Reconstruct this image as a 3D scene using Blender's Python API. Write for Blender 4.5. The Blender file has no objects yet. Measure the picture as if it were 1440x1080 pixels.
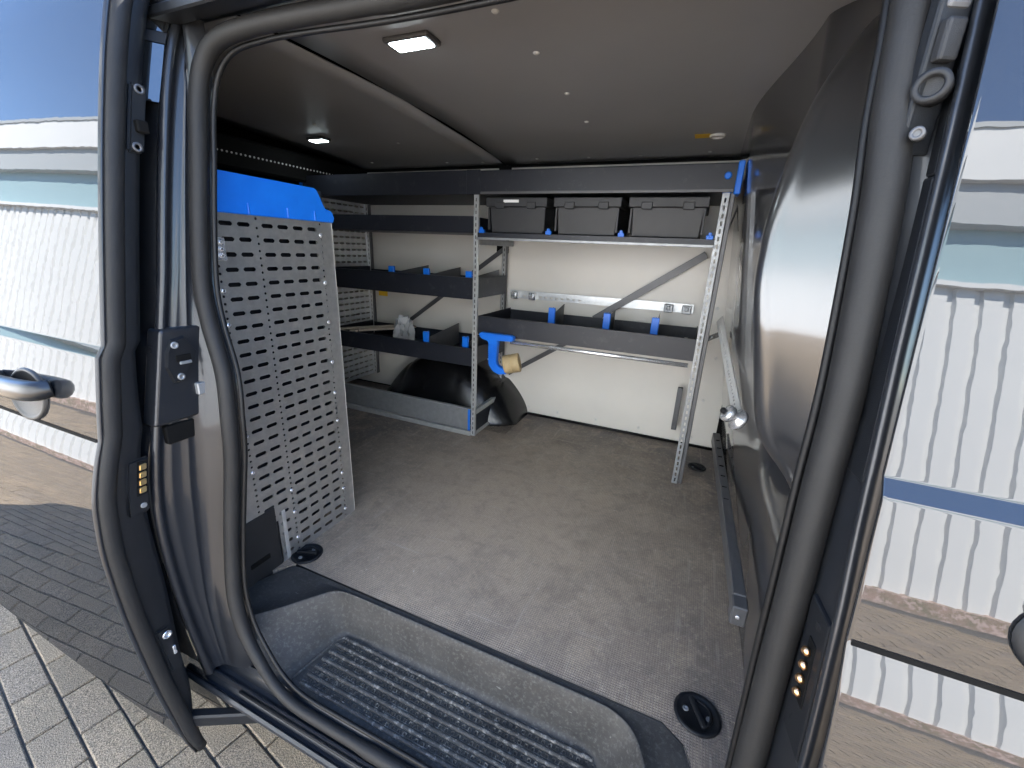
import bpy, bmesh, math, random
from mathutils import Vector, Matrix
random.seed(7)
R = math.radians
sc = bpy.context.scene
C = sc.collection

# ---------------------------------------------------------------- camera, world, sun, exposure
cam_d = bpy.data.cameras.new('camera'); cam = bpy.data.objects.new('camera', cam_d); C.objects.link(cam)
cam_d.sensor_width = 36.0; cam_d.lens = 36.0 * 592.0 / 1440.0
cam_d.clip_start = 0.02; cam_d.clip_end = 500
RX = Vector((0.917, 0.158, -0.367)); RY = Vector((0.398, -0.263, 0.879)); RZ = Vector((0.042, -0.952, -0.304))
m = Matrix(((RX[0], -RX[1], -RX[2]), (RY[0], -RY[1], -RY[2]), (RZ[0], -RZ[1], -RZ[2])))
m = m.to_quaternion().to_matrix().to_4x4(); m.translation = Vector((0, 0, 0.92)); cam.matrix_world = m
sc.camera = cam

SUN_EL, SUN_AZ = R(50), R(24)          # azimuth from +Y towards +X
world = bpy.data.worlds.new('World'); sc.world = world; world.use_nodes = True
wn = world.node_tree.nodes; wl = world.node_tree.links; wn.clear()
sky = wn.new('ShaderNodeTexSky'); sky.sky_type = 'NISHITA'; sky.sun_disc = False
sky.sun_elevation = SUN_EL; sky.sun_rotation = SUN_AZ; sky.ozone_density = 5.0; sky.dust_density = 0.1; sky.air_density = 1.0; sky.altitude = 1500
bg = wn.new('ShaderNodeBackground'); bg.inputs[1].default_value = 0.12
wo = wn.new('ShaderNodeOutputWorld'); wl.new(sky.outputs[0], bg.inputs[0]); wl.new(bg.outputs[0], wo.inputs[0])
sun_d = bpy.data.lights.new('sun', 'SUN'); sun_d.energy = 4.2; sun_d.angle = R(0.5); sun_d.color = (1, .955, .89)
sun = bpy.data.objects.new('sun', sun_d); C.objects.link(sun)
to_sun = Vector((math.sin(SUN_AZ) * math.cos(SUN_EL), math.cos(SUN_AZ) * math.cos(SUN_EL), math.sin(SUN_EL)))
sun.rotation_euler = to_sun.to_track_quat('Z', 'Y').to_euler()
sun.location = to_sun * 30
vs = sc.view_settings
vs.view_transform = 'Standard'; vs.look = 'None'; vs.gamma = 1; vs.use_curve_mapping = False
vs.exposure = 3.35
sc.cycles.use_denoising = True
sc.cycles.max_bounces = 10; sc.cycles.diffuse_bounces = 6; sc.cycles.glossy_bounces = 6; sc.cycles.sample_clamp_indirect = 6

# ---------------------------------------------------------------- materials
MATS = {}
def mat(name, col, rough=.5, metal=0, coat=0, coat_rough=.03, coat_ior=1.5, ior=1.5, emit=0, var=None, bump=None, rvar=None, trans=0, dust=None, scratch=None, aniso=None, spec=None):
    """var=(scale, amount, second colour)  bump=(scale, distance)  dust=(scale, colour, lo, hi)"""
    mt = bpy.data.materials.new(name); mt.use_nodes = True; MATS[name] = mt
    nt = mt.node_tree; n = nt.nodes; l = nt.links
    p = n['Principled BSDF']
    p.inputs['Base Color'].default_value = (*col, 1); p.inputs['Roughness'].default_value = rough
    p.inputs['Metallic'].default_value = metal; p.inputs['IOR'].default_value = ior
    p.inputs['Coat Weight'].default_value = coat; p.inputs['Coat Roughness'].default_value = coat_rough; p.inputs['Coat IOR'].default_value = coat_ior
    p.inputs['Transmission Weight'].default_value = trans
    if spec is not None: p.inputs['Specular IOR Level'].default_value = spec
    if emit:
        p.inputs['Emission Color'].default_value = (*col, 1); p.inputs['Emission Strength'].default_value = emit
    g = n.new('ShaderNodeNewGeometry')
    mp = None
    src = g.outputs['Position']
    if aniso:
        mp = n.new('ShaderNodeMapping'); mp.inputs['Scale'].default_value = aniso; l.new(src, mp.inputs[0]); src = mp.outputs[0]
    def noise(scale, detail=4, rough_=.6):
        t = n.new('ShaderNodeTexNoise'); t.inputs['Scale'].default_value = scale; t.inputs['Detail'].default_value = detail
        t.inputs['Roughness'].default_value = rough_; l.new(src, t.inputs['Vector']); return t
    def ramp(inp, lo, hi):
        r = n.new('ShaderNodeMapRange'); r.inputs[1].default_value = lo; r.inputs[2].default_value = hi; l.new(inp, r.inputs[0]); return r.outputs[0]
    cur = None
    def mixin(fac, c2):
        nonlocal cur
        mx = n.new('ShaderNodeMix'); mx.data_type = 'RGBA'
        l.new(fac, mx.inputs[0])
        if cur is None: mx.inputs[6].default_value = (*col, 1)
        else: l.new(cur, mx.inputs[6])
        mx.inputs[7].default_value = (*c2, 1); cur = mx.outputs[2]
    if var: mixin(ramp(noise(var[0]).outputs[0], .5 - var[1], .5 + var[1]), var[2])
    if dust: mixin(ramp(noise(dust[0], 8, .7).outputs[0], dust[2], dust[3]), dust[1])
    if scratch:
        vv = n.new('ShaderNodeMapping'); vv.inputs['Scale'].default_value = scratch[0]; vv.inputs['Rotation'].default_value = scratch[3]
        l.new(g.outputs['Position'], vv.inputs[0])
        t = n.new('ShaderNodeTexNoise'); t.inputs['Scale'].default_value = 1; t.inputs['Detail'].default_value = 3; l.new(vv.outputs[0], t.inputs['Vector'])
        mixin(ramp(t.outputs[0], scratch[1], scratch[1] + .05), scratch[2])
    if cur is not None: l.new(cur, p.inputs['Base Color'])
    if rvar:
        r = n.new('ShaderNodeMapRange'); r.inputs[1].default_value = .3; r.inputs[2].default_value = .7
        r.inputs[3].default_value = max(.01, rough - rvar[1]); r.inputs[4].default_value = rough + rvar[1]
        l.new(noise(rvar[0]).outputs[0], r.inputs[0]); l.new(r.outputs[0], p.inputs['Roughness'])
    if bump:
        b = n.new('ShaderNodeBump'); b.inputs['Strength'].default_value = 1; b.inputs['Distance'].default_value = bump[1]
        l.new(noise(bump[0]).outputs[0], b.inputs['Height']); l.new(b.outputs[0], p.inputs['Normal'])
        if coat: l.new(b.outputs[0], p.inputs['Coat Normal'])
    return mt

mat('paint', (.016, .017, .019), .4, 0, coat=.45, coat_rough=.010, coat_ior=2.4, bump=(6, .00015))
M_ = MATS['paint'].node_tree.nodes['Principled BSDF']; M_.inputs['Specular IOR Level'].default_value = 0
mat('paint_jamb', (.016, .0175, .021), .34, .1, spec=.35, coat=.36, coat_rough=.05, coat_ior=1.5, bump=(30, .0001))
mat('bulkhead_paint', (.035, .036, .04), .3, .3, coat=1, coat_rough=.06, coat_ior=1.9, bump=(10, .0001))
mat('wing_paint', (.035, .036, .04), .3, .3, coat=1, coat_rough=.2, coat_ior=1.85, bump=(8, .00015))
mat('black_plastic', (.0065, .0075, .0095), .45, spec=.3, bump=(900, .0003), var=(40, .3, (.010, .011, .013)))
mat('arch_plastic', (.006, .0062, .007), .25, bump=(60, .0006))
mat('handle_black', (.012, .0125, .014), .28)
mat('trim_plastic', (.014, .0145, .016), .5, spec=.35, bump=(1200, .0004), var=(14, .25, (.022, .022, .023)))
mat('step_plastic', (.032, .0312, .0305), .55, spec=.2, bump=(500, .0006), var=(7, .2, (.062, .060, .057)), dust=(120, (.085, .083, .079), .50, .68), scratch=((20, 120, 60), .74, (.16, .16, .15), (.4, .3, R(35))))
mat('rib_plastic', (.034, .0332, .0325), .55, spec=.2, bump=(500, .0006), var=(9, .25, (.085, .083, .078)), dust=(70, (.25, .24, .22), .52, .66))
mat('rubber', (.012, .0117, .0117), .6, spec=.3, bump=(300, .0003), var=(20, .25, (.016, .0156, .0155)))
mat('rubber_black', (.005, .005, .0055), .5, spec=.3)
mat('galvanised', (.60, .61, .61), .4, .62, var=(60, .3, (.46, .47, .48)), rvar=(45, .1), bump=(200, .0001))
mat('panel_steel', (.50, .50, .49), .36, .82, var=(50, .3, (.38, .385, .385)), rvar=(30, .08), dust=(22, (.62, .60, .57), .56, .8))
mat('galvanised_dark', (.30, .31, .32), .42, .5, var=(40, .3, (.22, .23, .24)), rvar=(30, .1))
mat('strut_steel', (.58, .58, .57), .4, .2)
mat('zinc', (.72, .73, .75), .26, .75)
mat('steel_grey', (.075, .077, .082), .42, .2, var=(30, .3, (.1, .1, .105)))
mat('tray_grey', (.015, .017, .024), .42, spec=.4, bump=(600, .0002), dust=(25, (.05, .05, .056), .56, .8))
mat('case_grey', (.019, .020, .023), .5, bump=(700, .0003), var=(18, .3, (.026, .027, .030)))
mat('blue_plastic', (.004, .12, .58), .38, bump=(300, .0001), var=(15, .3, (.006, .15, .66)))
mat('white_laminate', (.64, .61, .56), .4, var=(4, .3, (.58, .56, .515)), scratch=((1.5, 30, 90), .67, (.6, .58, .54), (0, R(8), 0)))
mat('ceiling_board', (.295, .29, .293), .45, bump=(250, .0002), var=(3, .3, (.262, .259, .262)))
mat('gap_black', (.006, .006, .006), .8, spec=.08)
mat('screw_white', (.55, .54, .52), .45)
mat('tape_roll', (.42, .32, .17), .6, var=(60, .3, (.34, .25, .13)))
mat('wood', (.42, .36, .29), .6, var=(12, .3, (.28, .23, .18)), aniso=(1, 12, 12))
mat('clear_film', (.62, .64, .66), .15, trans=.45, ior=1.3)
mat('yellow_label', (.75, .46, .02), .5)
mat('paper_label', (.8, .8, .8), .6)
mat('copper', (.85, .5, .25), .3, 1)
mat('brass', (.95, .75, .42), .3, 1)
mat('led_lens', (.82, .95, 1), .4, emit=5)
mat('gloss_dark', (.01, .011, .012), .02, coat=1, coat_rough=.0, coat_ior=1.9)
mat('facade_white', (.70, .70, .68), .5, var=(2, .3, (.66, .665, .65)))
mat('facade_grey', (.38, .40, .40), .5)
mat('facade_teal', (.30, .42, .44), .35)
mat('plinth', (.36, .25, .20), .85, var=(7, .15, (.20, .17, .11)), dust=(16, (.50, .38, .33), .5, .6))
mat('yard_concrete', (.27, .235, .19), .9, var=(3, .3, (.22, .195, .16)))
mat('joint_sand', (.075, .068, .06), .95, bump=(300, .004), var=(30, .3, (.11, .10, .085)))

def floor_material():
    mt = mat('floor_film', (.098, .086, .082), .5)
    nt = mt.node_tree; n = nt.nodes; l = nt.links; p = n['Principled BSDF']
    g = n.new('ShaderNodeNewGeometry')
    def noise(s, d=6, r=.65, dist=0):
        t = n.new('ShaderNodeTexNoise'); t.inputs['Scale'].default_value = s; t.inputs['Detail'].default_value = d
        t.inputs['Roughness'].default_value = r; t.inputs['Distortion'].default_value = dist; l.new(g.outputs['Position'], t.inputs[0]); return t.outputs[0]
    def rng(i, a, b, c=0, d=1):
        r = n.new('ShaderNodeMapRange'); r.inputs[1].default_value = a; r.inputs[2].default_value = b; r.inputs[3].default_value = c; r.inputs[4].default_value = d
        l.new(i, r.inputs[0]); return r.outputs[0]
    def mix(f, a, b):
        x = n.new('ShaderNodeMix'); x.data_type = 'RGBA'; l.new(f, x.inputs[0])
        for i, v in ((6, a), (7, b)):
            if isinstance(v, tuple): x.inputs[i].default_value = (*v, 1)
            else: l.new(v, x.inputs[i])
        return x.outputs[2]
    def math_(op, a, b):
        x = n.new('ShaderNodeMath'); x.operation = op
        for i, v in ((0, a), (1, b)):
            if isinstance(v, (int, float)): x.inputs[i].default_value = v
            else: l.new(v, x.inputs[i])
        return x.outputs[0]
    # trodden, dusty middle with a ragged outline
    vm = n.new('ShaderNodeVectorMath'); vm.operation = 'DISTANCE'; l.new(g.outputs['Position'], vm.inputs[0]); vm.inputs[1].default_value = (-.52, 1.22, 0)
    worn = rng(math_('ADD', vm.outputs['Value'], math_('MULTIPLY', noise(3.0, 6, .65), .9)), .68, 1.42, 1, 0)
    base = mix(rng(noise(2.2, 7, .6), .38, .64), (.12, .103, .098), (.19, .155, .131))
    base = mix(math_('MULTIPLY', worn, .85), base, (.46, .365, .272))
    base = mix(rng(noise(6.5, 9, .75, .8), .49, .62, 0, .55), base, (.46, .365, .265))
    base = mix(rng(noise(4.1, 9, .75, 1.2), .50, .64, 0, .5), base, (.12, .10, .09))
    base = mix(rng(noise(17, 8, .75, .5), .50, .62, 0, .45), base, (.11, .093, .085))
    base = mix(rng(noise(42, 6, .8), .53, .63, 0, .45), base, (.55, .45, .35))
    base = mix(rng(noise(150, 4, .8), .46, .60, 0, .45), base, (.09, .077, .07))
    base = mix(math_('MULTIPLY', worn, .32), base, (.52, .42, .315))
    # drag scratches
    mp = n.new('ShaderNodeMapping'); mp.inputs['Scale'].default_value = (3, 70, 1); mp.inputs['Rotation'].default_value = (0, 0, R(32)); l.new(g.outputs['Position'], mp.inputs[0])
    t = n.new('ShaderNodeTexNoise'); t.inputs['Scale'].default_value = 1; t.inputs['Detail'].default_value = 4; l.new(mp.outputs[0], t.inputs[0])
    base = mix(rng(t.outputs[0], .64, .71, 0, .35), base, (.5, .44, .38))
    mp2 = n.new('ShaderNodeMapping'); mp2.inputs['Scale'].default_value = (60, 5, 1); mp2.inputs['Rotation'].default_value = (0, 0, R(-22)); l.new(g.outputs['Position'], mp2.inputs[0])
    t2 = n.new('ShaderNodeTexNoise'); t2.inputs['Scale'].default_value = 1; t2.inputs['Detail'].default_value = 5; t2.inputs['Distortion'].default_value = .8; l.new(mp2.outputs[0], t2.inputs[0])
    base = mix(rng(t2.outputs[0], .61, .69, 0, .3), base, (.46, .40, .33))
    base = mix(rng(noise(70, 3, .6), .70, .74, 0, .7), base, (.62, .55, .47))
    # embossed wire mesh of the anti slip film: 5.5 mm squares
    sp = n.new('ShaderNodeSeparateXYZ'); l.new(g.outputs['Position'], sp.inputs[0])
    sx = math_('SINE', math_('MULTIPLY', sp.outputs[0], 2 * math.pi / .0058), 0); sy = math_('SINE', math_('MULTIPLY', sp.outputs[1], 2 * math.pi / .0058), 0)
    grid = math_('MAXIMUM', sx, sy)
    base = mix(rng(grid, .2, 1, .0, .30), base, (.08, .07, .067))
    l.new(base, p.inputs['Base Color'])
    l.new(rng(noise(7), .3, .7, .38, .62), p.inputs['Roughness'])
    b = n.new('ShaderNodeBump'); b.inputs['Distance'].default_value = .0006; l.new(math_('ADD', grid, math_('MULTIPLY', noise(120), .8)), b.inputs['Height']); l.new(b.outputs[0], p.inputs['Normal'])
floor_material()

def paver_material():
    mt = mat('paver_concrete', (.3, .28, .25), .88)
    nt = mt.node_tree; n = nt.nodes; l = nt.links; p = n['Principled BSDF']
    g = n.new('ShaderNodeNewGeometry')
    def tex(s, d=4):
        t = n.new('ShaderNodeTexNoise'); t.inputs['Scale'].default_value = s; t.inputs['Detail'].default_value = d; l.new(g.outputs['Position'], t.inputs[0]); return t.outputs[0]
    def cr(i, pts):
        r = n.new('ShaderNodeValToRGB'); l.new(i, r.inputs[0]); e = r.color_ramp.elements
        e[0].position, e[0].color = pts[0][0], (*pts[0][1], 1); e[1].position, e[1].color = pts[-1][0], (*pts[-1][1], 1)
        for q in pts[1:-1]: x = e.new(q[0]); x.color = (*q[1], 1)
        return r.outputs[0]
    def mul(a, b):
        x = n.new('ShaderNodeMix'); x.data_type = 'RGBA'; x.blend_type = 'MULTIPLY'; x.inputs[0].default_value = 1; l.new(a, x.inputs[6]); l.new(b, x.inputs[7]); return x.outputs[2]
    isl = n.new('ShaderNodeObjectInfo')
    ad = n.new('ShaderNodeMath'); ad.operation = 'ADD'; l.new(g.outputs['Random Per Island'], ad.inputs[0]); l.new(isl.outputs['Random'], ad.inputs[1])
    fr = n.new('ShaderNodeMath'); fr.operation = 'FRACT'; l.new(ad.outputs[0], fr.inputs[0])
    a = cr(fr.outputs[0], [(0, (.185, .152, .112)), (.5, (.225, .182, .130)), (1, (.195, .162, .126))])
    b = cr(tex(330, 3), [(.36, (.35, .34, .33)), (.5, (1, 1, 1)), (.62, (1.75, 1.7, 1.65))])
    c = cr(tex(5, 5), [(.3, (.8, .8, .8)), (.7, (1.1, 1.08, 1.04))])
    l.new(mul(mul(a, b), c), p.inputs['Base Color'])
    bp = n.new('ShaderNodeBump'); bp.inputs['Distance'].default_value = .002; l.new(tex(260), bp.inputs['Height']); l.new(bp.outputs[0], p.inputs['Normal'])
paver_material()
M = MATS

# ---------------------------------------------------------------- helpers
def empty(name, loc, label=None, cat=None, group=None, kind=None):
    o = bpy.data.objects.new(name, None); C.objects.link(o); o.location = loc; o.empty_display_size = .1
    tag(o, label, cat, group, kind); return o
def tag(o, label=None, cat=None, group=None, kind=None):
    for k, v in (('label', label), ('category', cat), ('group', group), ('kind', kind)):
        if v: o[k] = v
    return o
def wloc(o):
    v = Vector((0, 0, 0))
    while o: v += Vector(o.location); o = o.parent
    return v
def obj(name, me, material, parent=None, smooth=False, at=None):
    """mesh in world coordinates -> object with its origin in the middle of its box, parented without moving"""
    co = [v.co for v in me.vertices]
    if at is None:
        at = Vector([(min(c[i] for c in co) + max(c[i] for c in co)) / 2 for i in range(3)])
    me.transform(Matrix.Translation(-at))
    o = bpy.data.objects.new(name, me); C.objects.link(o)
    for mm in (material if isinstance(material, (list, tuple)) else [material]): me.materials.append(M[mm])
    if smooth: me.shade_smooth()
    place(o, at, parent); return o
def place(o, at, parent):
    if parent: o.parent = parent; o.location = at - wloc(parent)
    else: o.location = at
def pyd(name, v, f): 
    me = bpy.data.meshes.new(name); me.from_pydata([tuple(x) for x in v], [], f); me.validate(); me.update(); return me
def bm_me(name, bm):
    bmesh.ops.recalc_face_normals(bm, faces=bm.faces[:]); me = bpy.data.meshes.new(name); bm.to_mesh(me); bm.free(); return me
def add_box(bm, a, b, bev=0, mtx=None, seg=1):
    r = bmesh.ops.create_cube(bm, size=1)
    vs_ = r['verts']
    c = (Vector(a) + Vector(b)) / 2; s = Vector(b) - Vector(a)
    for v in vs_: v.co = Vector((v.co.x * s.x, v.co.y * s.y, v.co.z * s.z)) + c
    if bev:
        es = list({e for v in vs_ for e in v.link_edges}); q = bmesh.ops.bevel(bm, geom=es, offset=bev, segments=seg, affect='EDGES', profile=.5)
        vs_ = list({v for f in q['faces'] for v in f.verts} | {v for v in vs_ if v.is_valid})
    if mtx:
        for v in vs_: v.co = mtx @ v.co
    return vs_
def box(name, a, b, material, parent=None, bev=.002, mtx=None, seg=1):
    bm = bmesh.new(); add_box(bm, a, b, bev, mtx, seg); return obj(name, bm_me(name, bm), material, parent)
def boxes(name, lst, material, parent=None, bev=.0015):
    bm = bmesh.new()
    for q in lst: add_box(bm, q[0], q[1], bev, q[2] if len(q) > 2 else None)
    return obj(name, bm_me(name, bm), material, parent)
def bar(name, p, q, w, t, material, parent=None, up=(0, 1, 0), bev=.001):
    """flat bar from p to q, w wide (across), t thick (along 'up')"""
    p, q = Vector(p), Vector(q); d = q - p; L = d.length; x = d.normalized(); z = Vector(up); z = (z - x * z.dot(x)).normalized(); y = z.cross(x)
    mt = Matrix((x, y, z)).transposed().to_4x4(); mt.translation = (p + q) / 2
    return box(name, (-L / 2, -w / 2, -t / 2), (L / 2, w / 2, t / 2), material, parent, bev, mt)
def catmull(pts, n=8, closed=False):
    P = [Vector(p) for p in pts]; out = []; N = len(P)
    for i in range(N if closed else N - 1):
        if closed: a, b, c, d = P[(i - 1) % N], P[i], P[(i + 1) % N], P[(i + 2) % N]
        else: a, b, c, d = P[max(i - 1, 0)], P[i], P[i + 1], P[min(i + 2, N - 1)]
        for k in range(n):
            t = k / n
            out.append(.5 * ((2 * b) + (c - a) * t + (2 * a - 5 * b + 4 * c - d) * t * t + (3 * b - a - 3 * c + d) * t ** 3))
    if not closed: out.append(P[-1])
    return out
def tube_geo(path, r, seg=12, closed=False, ref=None, flat=1.0, v0=0):
    v, f = [], []; n = len(path)
    for i, p in enumerate(path):
        p = Vector(p)
        a = Vector(path[(i - 1) % n] if closed or i else path[0]); b = Vector(path[(i + 1) % n] if closed or i < n - 1 else path[-1])
        t = (b - a).normalized(); rf = Vector(ref) if ref else (Vector((0, 0, 1)) if abs(t.z) < .9 else Vector((1, 0, 0)))
        u = (rf - t * rf.dot(t)).normalized(); w = t.cross(u)
        rr = r[i] if isinstance(r, (list, tuple)) else r
        for k in range(seg):
            an = 2 * math.pi * k / seg; v.append(p + u * rr * math.cos(an) * flat + w * rr * math.sin(an))
    for i in range(n if closed else n - 1):
        for k in range(seg):
            f.append((v0 + i * seg + k, v0 + i * seg + (k + 1) % seg, v0 + ((i + 1) % n) * seg + (k + 1) % seg, v0 + ((i + 1) % n) * seg + k))
    if not closed: f.append(tuple(v0 + k for k in range(seg))[::-1]); f.append(tuple(v0 + (n - 1) * seg + k for k in range(seg)))
    return v, f
def tube(name, path, r, material, parent=None, seg=12, closed=False, ref=None, flat=1.0):
    v, f = tube_geo(path, r, seg, closed, ref, flat); return obj(name, pyd(name, v, f), material, parent, True)
def grid(name, fn, us, vs_, material, parent=None, smooth=True, thick=0):
    v = [fn(a, b) for a in us for b in vs_]; n = len(vs_); f = [(i * n + j, (i + 1) * n + j, (i + 1) * n + j + 1, i * n + j + 1) for i in range(len(us) - 1) for j in range(n - 1)]
    o = obj(name, pyd(name, v, f), material, parent, smooth)
    if thick:
        s = o.modifiers.new('thickness', 'SOLIDIFY'); s.thickness = thick; s.offset = 0
    return o
def lerp(a, b, t): return a + (b - a) * t
def ln(a, b, n): return [a + (b - a) * i / (n - 1) for i in range(n)]
def interp(tab, z):
    if z <= tab[0][0]: return tab[0][1]
    for (a, x), (b, y) in zip(tab, tab[1:]):
        if z <= b: return x + (y - x) * (z - a) / (b - a)
    return tab[-1][1]
def sstep(a, b, x):
    t = min(1, max(0, (x - a) / (b - a))); return t * t * (3 - 2 * t)
def revolve(name, prof, center, axis, material, parent=None, seg=24, smooth=True):
    """prof = [(r, h)...] turned about axis through center"""
    ax = Vector(axis).normalized(); u = ax.orthogonal().normalized(); w = ax.cross(u); c = Vector(center); v, f = [], []
    for r, h in prof:
        for k in range(seg):
            a = 2 * math.pi * k / seg; v.append(c + ax * h + (u * math.cos(a) + w * math.sin(a)) * r)
    for i in range(len(prof) - 1):
        for k in range(seg): f.append((i * seg + k, i * seg + (k + 1) % seg, (i + 1) * seg + (k + 1) % seg, (i + 1) * seg + k))
    f.append(tuple(range(seg))[::-1]); f.append(tuple((len(prof) - 1) * seg + k for k in range(seg)))
    bm = bmesh.new(); me = pyd(name, v, f); bm.from_mesh(me); bmesh.ops.recalc_face_normals(bm, faces=bm.faces[:]); bm.to_mesh(me); bm.free()
    o = obj(name, me, material, parent, False)
    if smooth:
        for p in me.polygons: p.use_smooth = len(p.vertices) == 4
    return o
def copies(src, places, parent):
    """copies of a one-mesh part (or thing) at other world positions, sharing the mesh"""
    for p in places:
        c = src.copy(); C.objects.link(c); c.parent = None; place(c, Vector(p), parent)
def perf_plate(fn, us, vs_, holes, name, material, parent, thick=.0015, cut=.3, smooth=False):
    """sheet over the break lines us x vs_; holes(i,j) true -> that cell is a slot with clipped corners. fn(u,v)->point"""
    bm = bmesh.new(); cache = {}
    def V(u, w):
        k = (round(u, 5), round(w, 5))
        if k not in cache: cache[k] = bm.verts.new(fn(u, w))
        return cache[k]
    for i in range(len(us) - 1):
        for j in range(len(vs_) - 1):
            a, b, c, d = us[i], us[i + 1], vs_[j], vs_[j + 1]
            if holes(i, j):
                k = min(b - a, d - c) * cut
                for q in (((a, c), (a + k, c), (a, c + k)), ((b, c), (b, c + k), (b - k, c)), ((b, d), (b - k, d), (b, d - k)), ((a, d), (a, d - k), (a + k, d))): bm.faces.new([V(*x) for x in q])
                for x in ((a + k, c), (b - k, c), (b, c + k), (b, d - k), (b - k, d), (a + k, d), (a, d - k), (a, c + k)): V(*x)
            else: bm.faces.new((V(a, c), V(b, c), V(b, d), V(a, d)))
    o = obj(name, bm_me(name, bm), material, parent, smooth)
    s = o.modifiers.new('thickness', 'SOLIDIFY'); s.thickness = thick; s.offset = 0
    return o

# ---------------------------------------------------------------- van measures  (metres; floor of the load bay z = 0, ground z = -0.57)
GROUND = -.57
TILT = [(-.36, -26), (-.28, -14), (-.15, -7), (.1, -4), (.28, -1), (.40, 5), (.49, 15), (.552, 20), (.562, 8.5), (.62, 10), (.70, 10.2), (.83, 10.5), (1.0, 11.2), (1.14, 12.5), (1.25, 15), (1.32, 22), (1.38, 38), (1.42, 50)]
def tilt(z):            # outward lean of the skin in degrees, smooth between the listed heights
    for (a, x), (b, y) in zip(TILT, TILT[1:]):
        if z <= b: return x + (y - x) * sstep(a, b, z)
    return TILT[-1][1]
def sstep(a, b, x):
    t = min(1, max(0, (x - a) / (b - a))); return t * t * (3 - 2 * t)
def lean(z):
    t = math.tan(R(tilt(z)))
    t += .47 * sstep(.7055, .7085, z) * (1 - sstep(.7245, .7275, z))                                                        # shoulder crease
    return t
PROF = [(-.40, 0.0)]
while PROF[-1][0] < 1.45: PROF.append((PROF[-1][0] + .0005, PROF[-1][1] + .0005 * lean(PROF[-1][0] + .00025)))
_k = .396 - PROF[int(round(.70 / .0005))][1]
PROF = [(z, y + _k) for z, y in PROF]
def by(z):
    q = (max(-.40, min(1.449, z)) + .40) / .0005; i = int(q); return lerp(PROF[i][1], PROF[i + 1][1], q - i)
body_s = by
def plain(z): return sum(by(z + k * .015) for k in range(-8, 9)) / 17      # the same line without crease and groove
ZS = sorted(set([round(-.34 + i * .008, 4) for i in range(216)] + [round(.545 + i * .0015, 4) for i in range(18)] + [round(.702 + i * .0015, 4) for i in range(20)]))
SEAL_R = [(1.26, .142, .63), (1.167, .149, .613), (1.073, .153, .597), (.972, .161, .58), (.794, .169, .558), (.665, .169, .545), (.52, .170, .532), (.42, .170, .524), (.243, .170, .506), (.1, .168, .490)]
FW = 2.18           # far side wall
def ceil_z(y): return 1.383 - .05 * ((y - 1.15) / 1.03) ** 2
EDGE = -.957        # rear edge of the door opening

# ---------------------------------------------------------------- ground
ground = tag(grid('ground', lambda a, b: (a, b, GROUND - .012), [-90, 90], [-90, 90], 'yard_concrete', None, False), kind='structure')
pav = empty('pavement', (0, 0, GROUND), kind='structure')
obj('paving_bed', pyd('paving_bed', [(-22.2, -6.5, GROUND - .008), (8.7, -6.5, GROUND - .008), (8.7, 2.3, GROUND - .008), (-22.2, 2.3, GROUND - .008)], [(0, 1, 2, 3)]), 'joint_sand', pav)
bm = bmesh.new(); add_box(bm, (-.0975, -.0475, -.06), (.0975, .0475, 0), .004); me_pav = bm_me('paver', bm); me_pav.materials.append(M['paver_concrete'])
th = R(-9.5); cs, sn = math.cos(th), math.sin(th)
near, far = [], []
for j in range(-105, 60):
    for i in range(-125, 52):
        u = (i + (.5 if j % 2 else 0)) * .2 + .03; w = j * .1 + .02
        x, y = u * cs - w * sn, u * sn + w * cs
        if not (-22 < x < 8.5 and y > -3.72 - .105 * (x - 2.4) and y < 2.2): continue
        (near if (-2.55 < x < -.62 and -.55 < y < 1.35) else far).append((x, y))
near.sort(key=lambda p: (p[0] + 1.3) ** 2 + (p[1] - .5) ** 2)
far += near[290:]; near = near[:290]
for x, y in near:
    o = bpy.data.objects.new('paver', me_pav); C.objects.link(o); o.parent = pav
    o.location = (x, y, random.uniform(-.002, .0015)); o.rotation_euler = (random.uniform(-.006, .006), random.uniform(-.006, .006), th + random.uniform(-.008, .008))
v, f = [], []
for x, y in far:
    z = GROUND + random.uniform(-.002, .0015); k = len(v)
    for a, b, h in ((-.0975, -.0475, -.006), (.0975, -.0475, -.006), (.0975, .0475, -.006), (-.0975, .0475, -.006), (-.0935, -.0435, 0), (.0935, -.0435, 0), (.0935, .0435, 0), (-.0935, .0435, 0)):
        v.append((x + a * cs - b * sn, y + a * sn + b * cs, z + h))
    f += [(k + 4, k + 5, k + 6, k + 7)] + [(k + q, k + (q + 1) % 4, k + 4 + (q + 1) % 4, k + 4 + q) for q in range(4)]
tag(obj('paving_field', pyd('paving_field', v, f), 'paver_concrete', pav), kind='stuff')

# ---------------------------------------------------------------- hall across the yard (seen mirrored in the paint)
HM = Matrix.Translation((2.4, -4.0, 0)) @ Matrix.Rotation(R(-6), 4, 'Z')      # the facade stands 6 degrees askew to the van
hall = empty('industrial_hall', HM @ Vector((0, 0, GROUND)), 'white ribbed metal hall across the yard, mirrored in the van paint', 'building')
zb, zt = GROUND + .15, 2.50
prof = []
x = -50.0
while x < 30:
    prof += [(x, 0), (x + .135, 0), (x + .15, -.035), (x + .19, -.035), (x + .205, 0)]; x += .205
v, f = [], []
for x, d in prof: v += [HM @ Vector((x, d, zb)), HM @ Vector((x, d, zt))]
for i in range(len(prof) - 1): f.append((2 * i, 2 * i + 1, 2 * i + 3, 2 * i + 2))
obj('ribbed_wall', pyd('ribbed_wall', v, f), 'facade_white', hall)
box('plinth', (-50, -.3, GROUND - .05), (30, .06, zb), 'plinth', hall, 0, HM)
box('wall_capping', (-50, -.25, zt), (30, .07, zt + .05), 'facade_white', hall, 0, HM)
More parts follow.
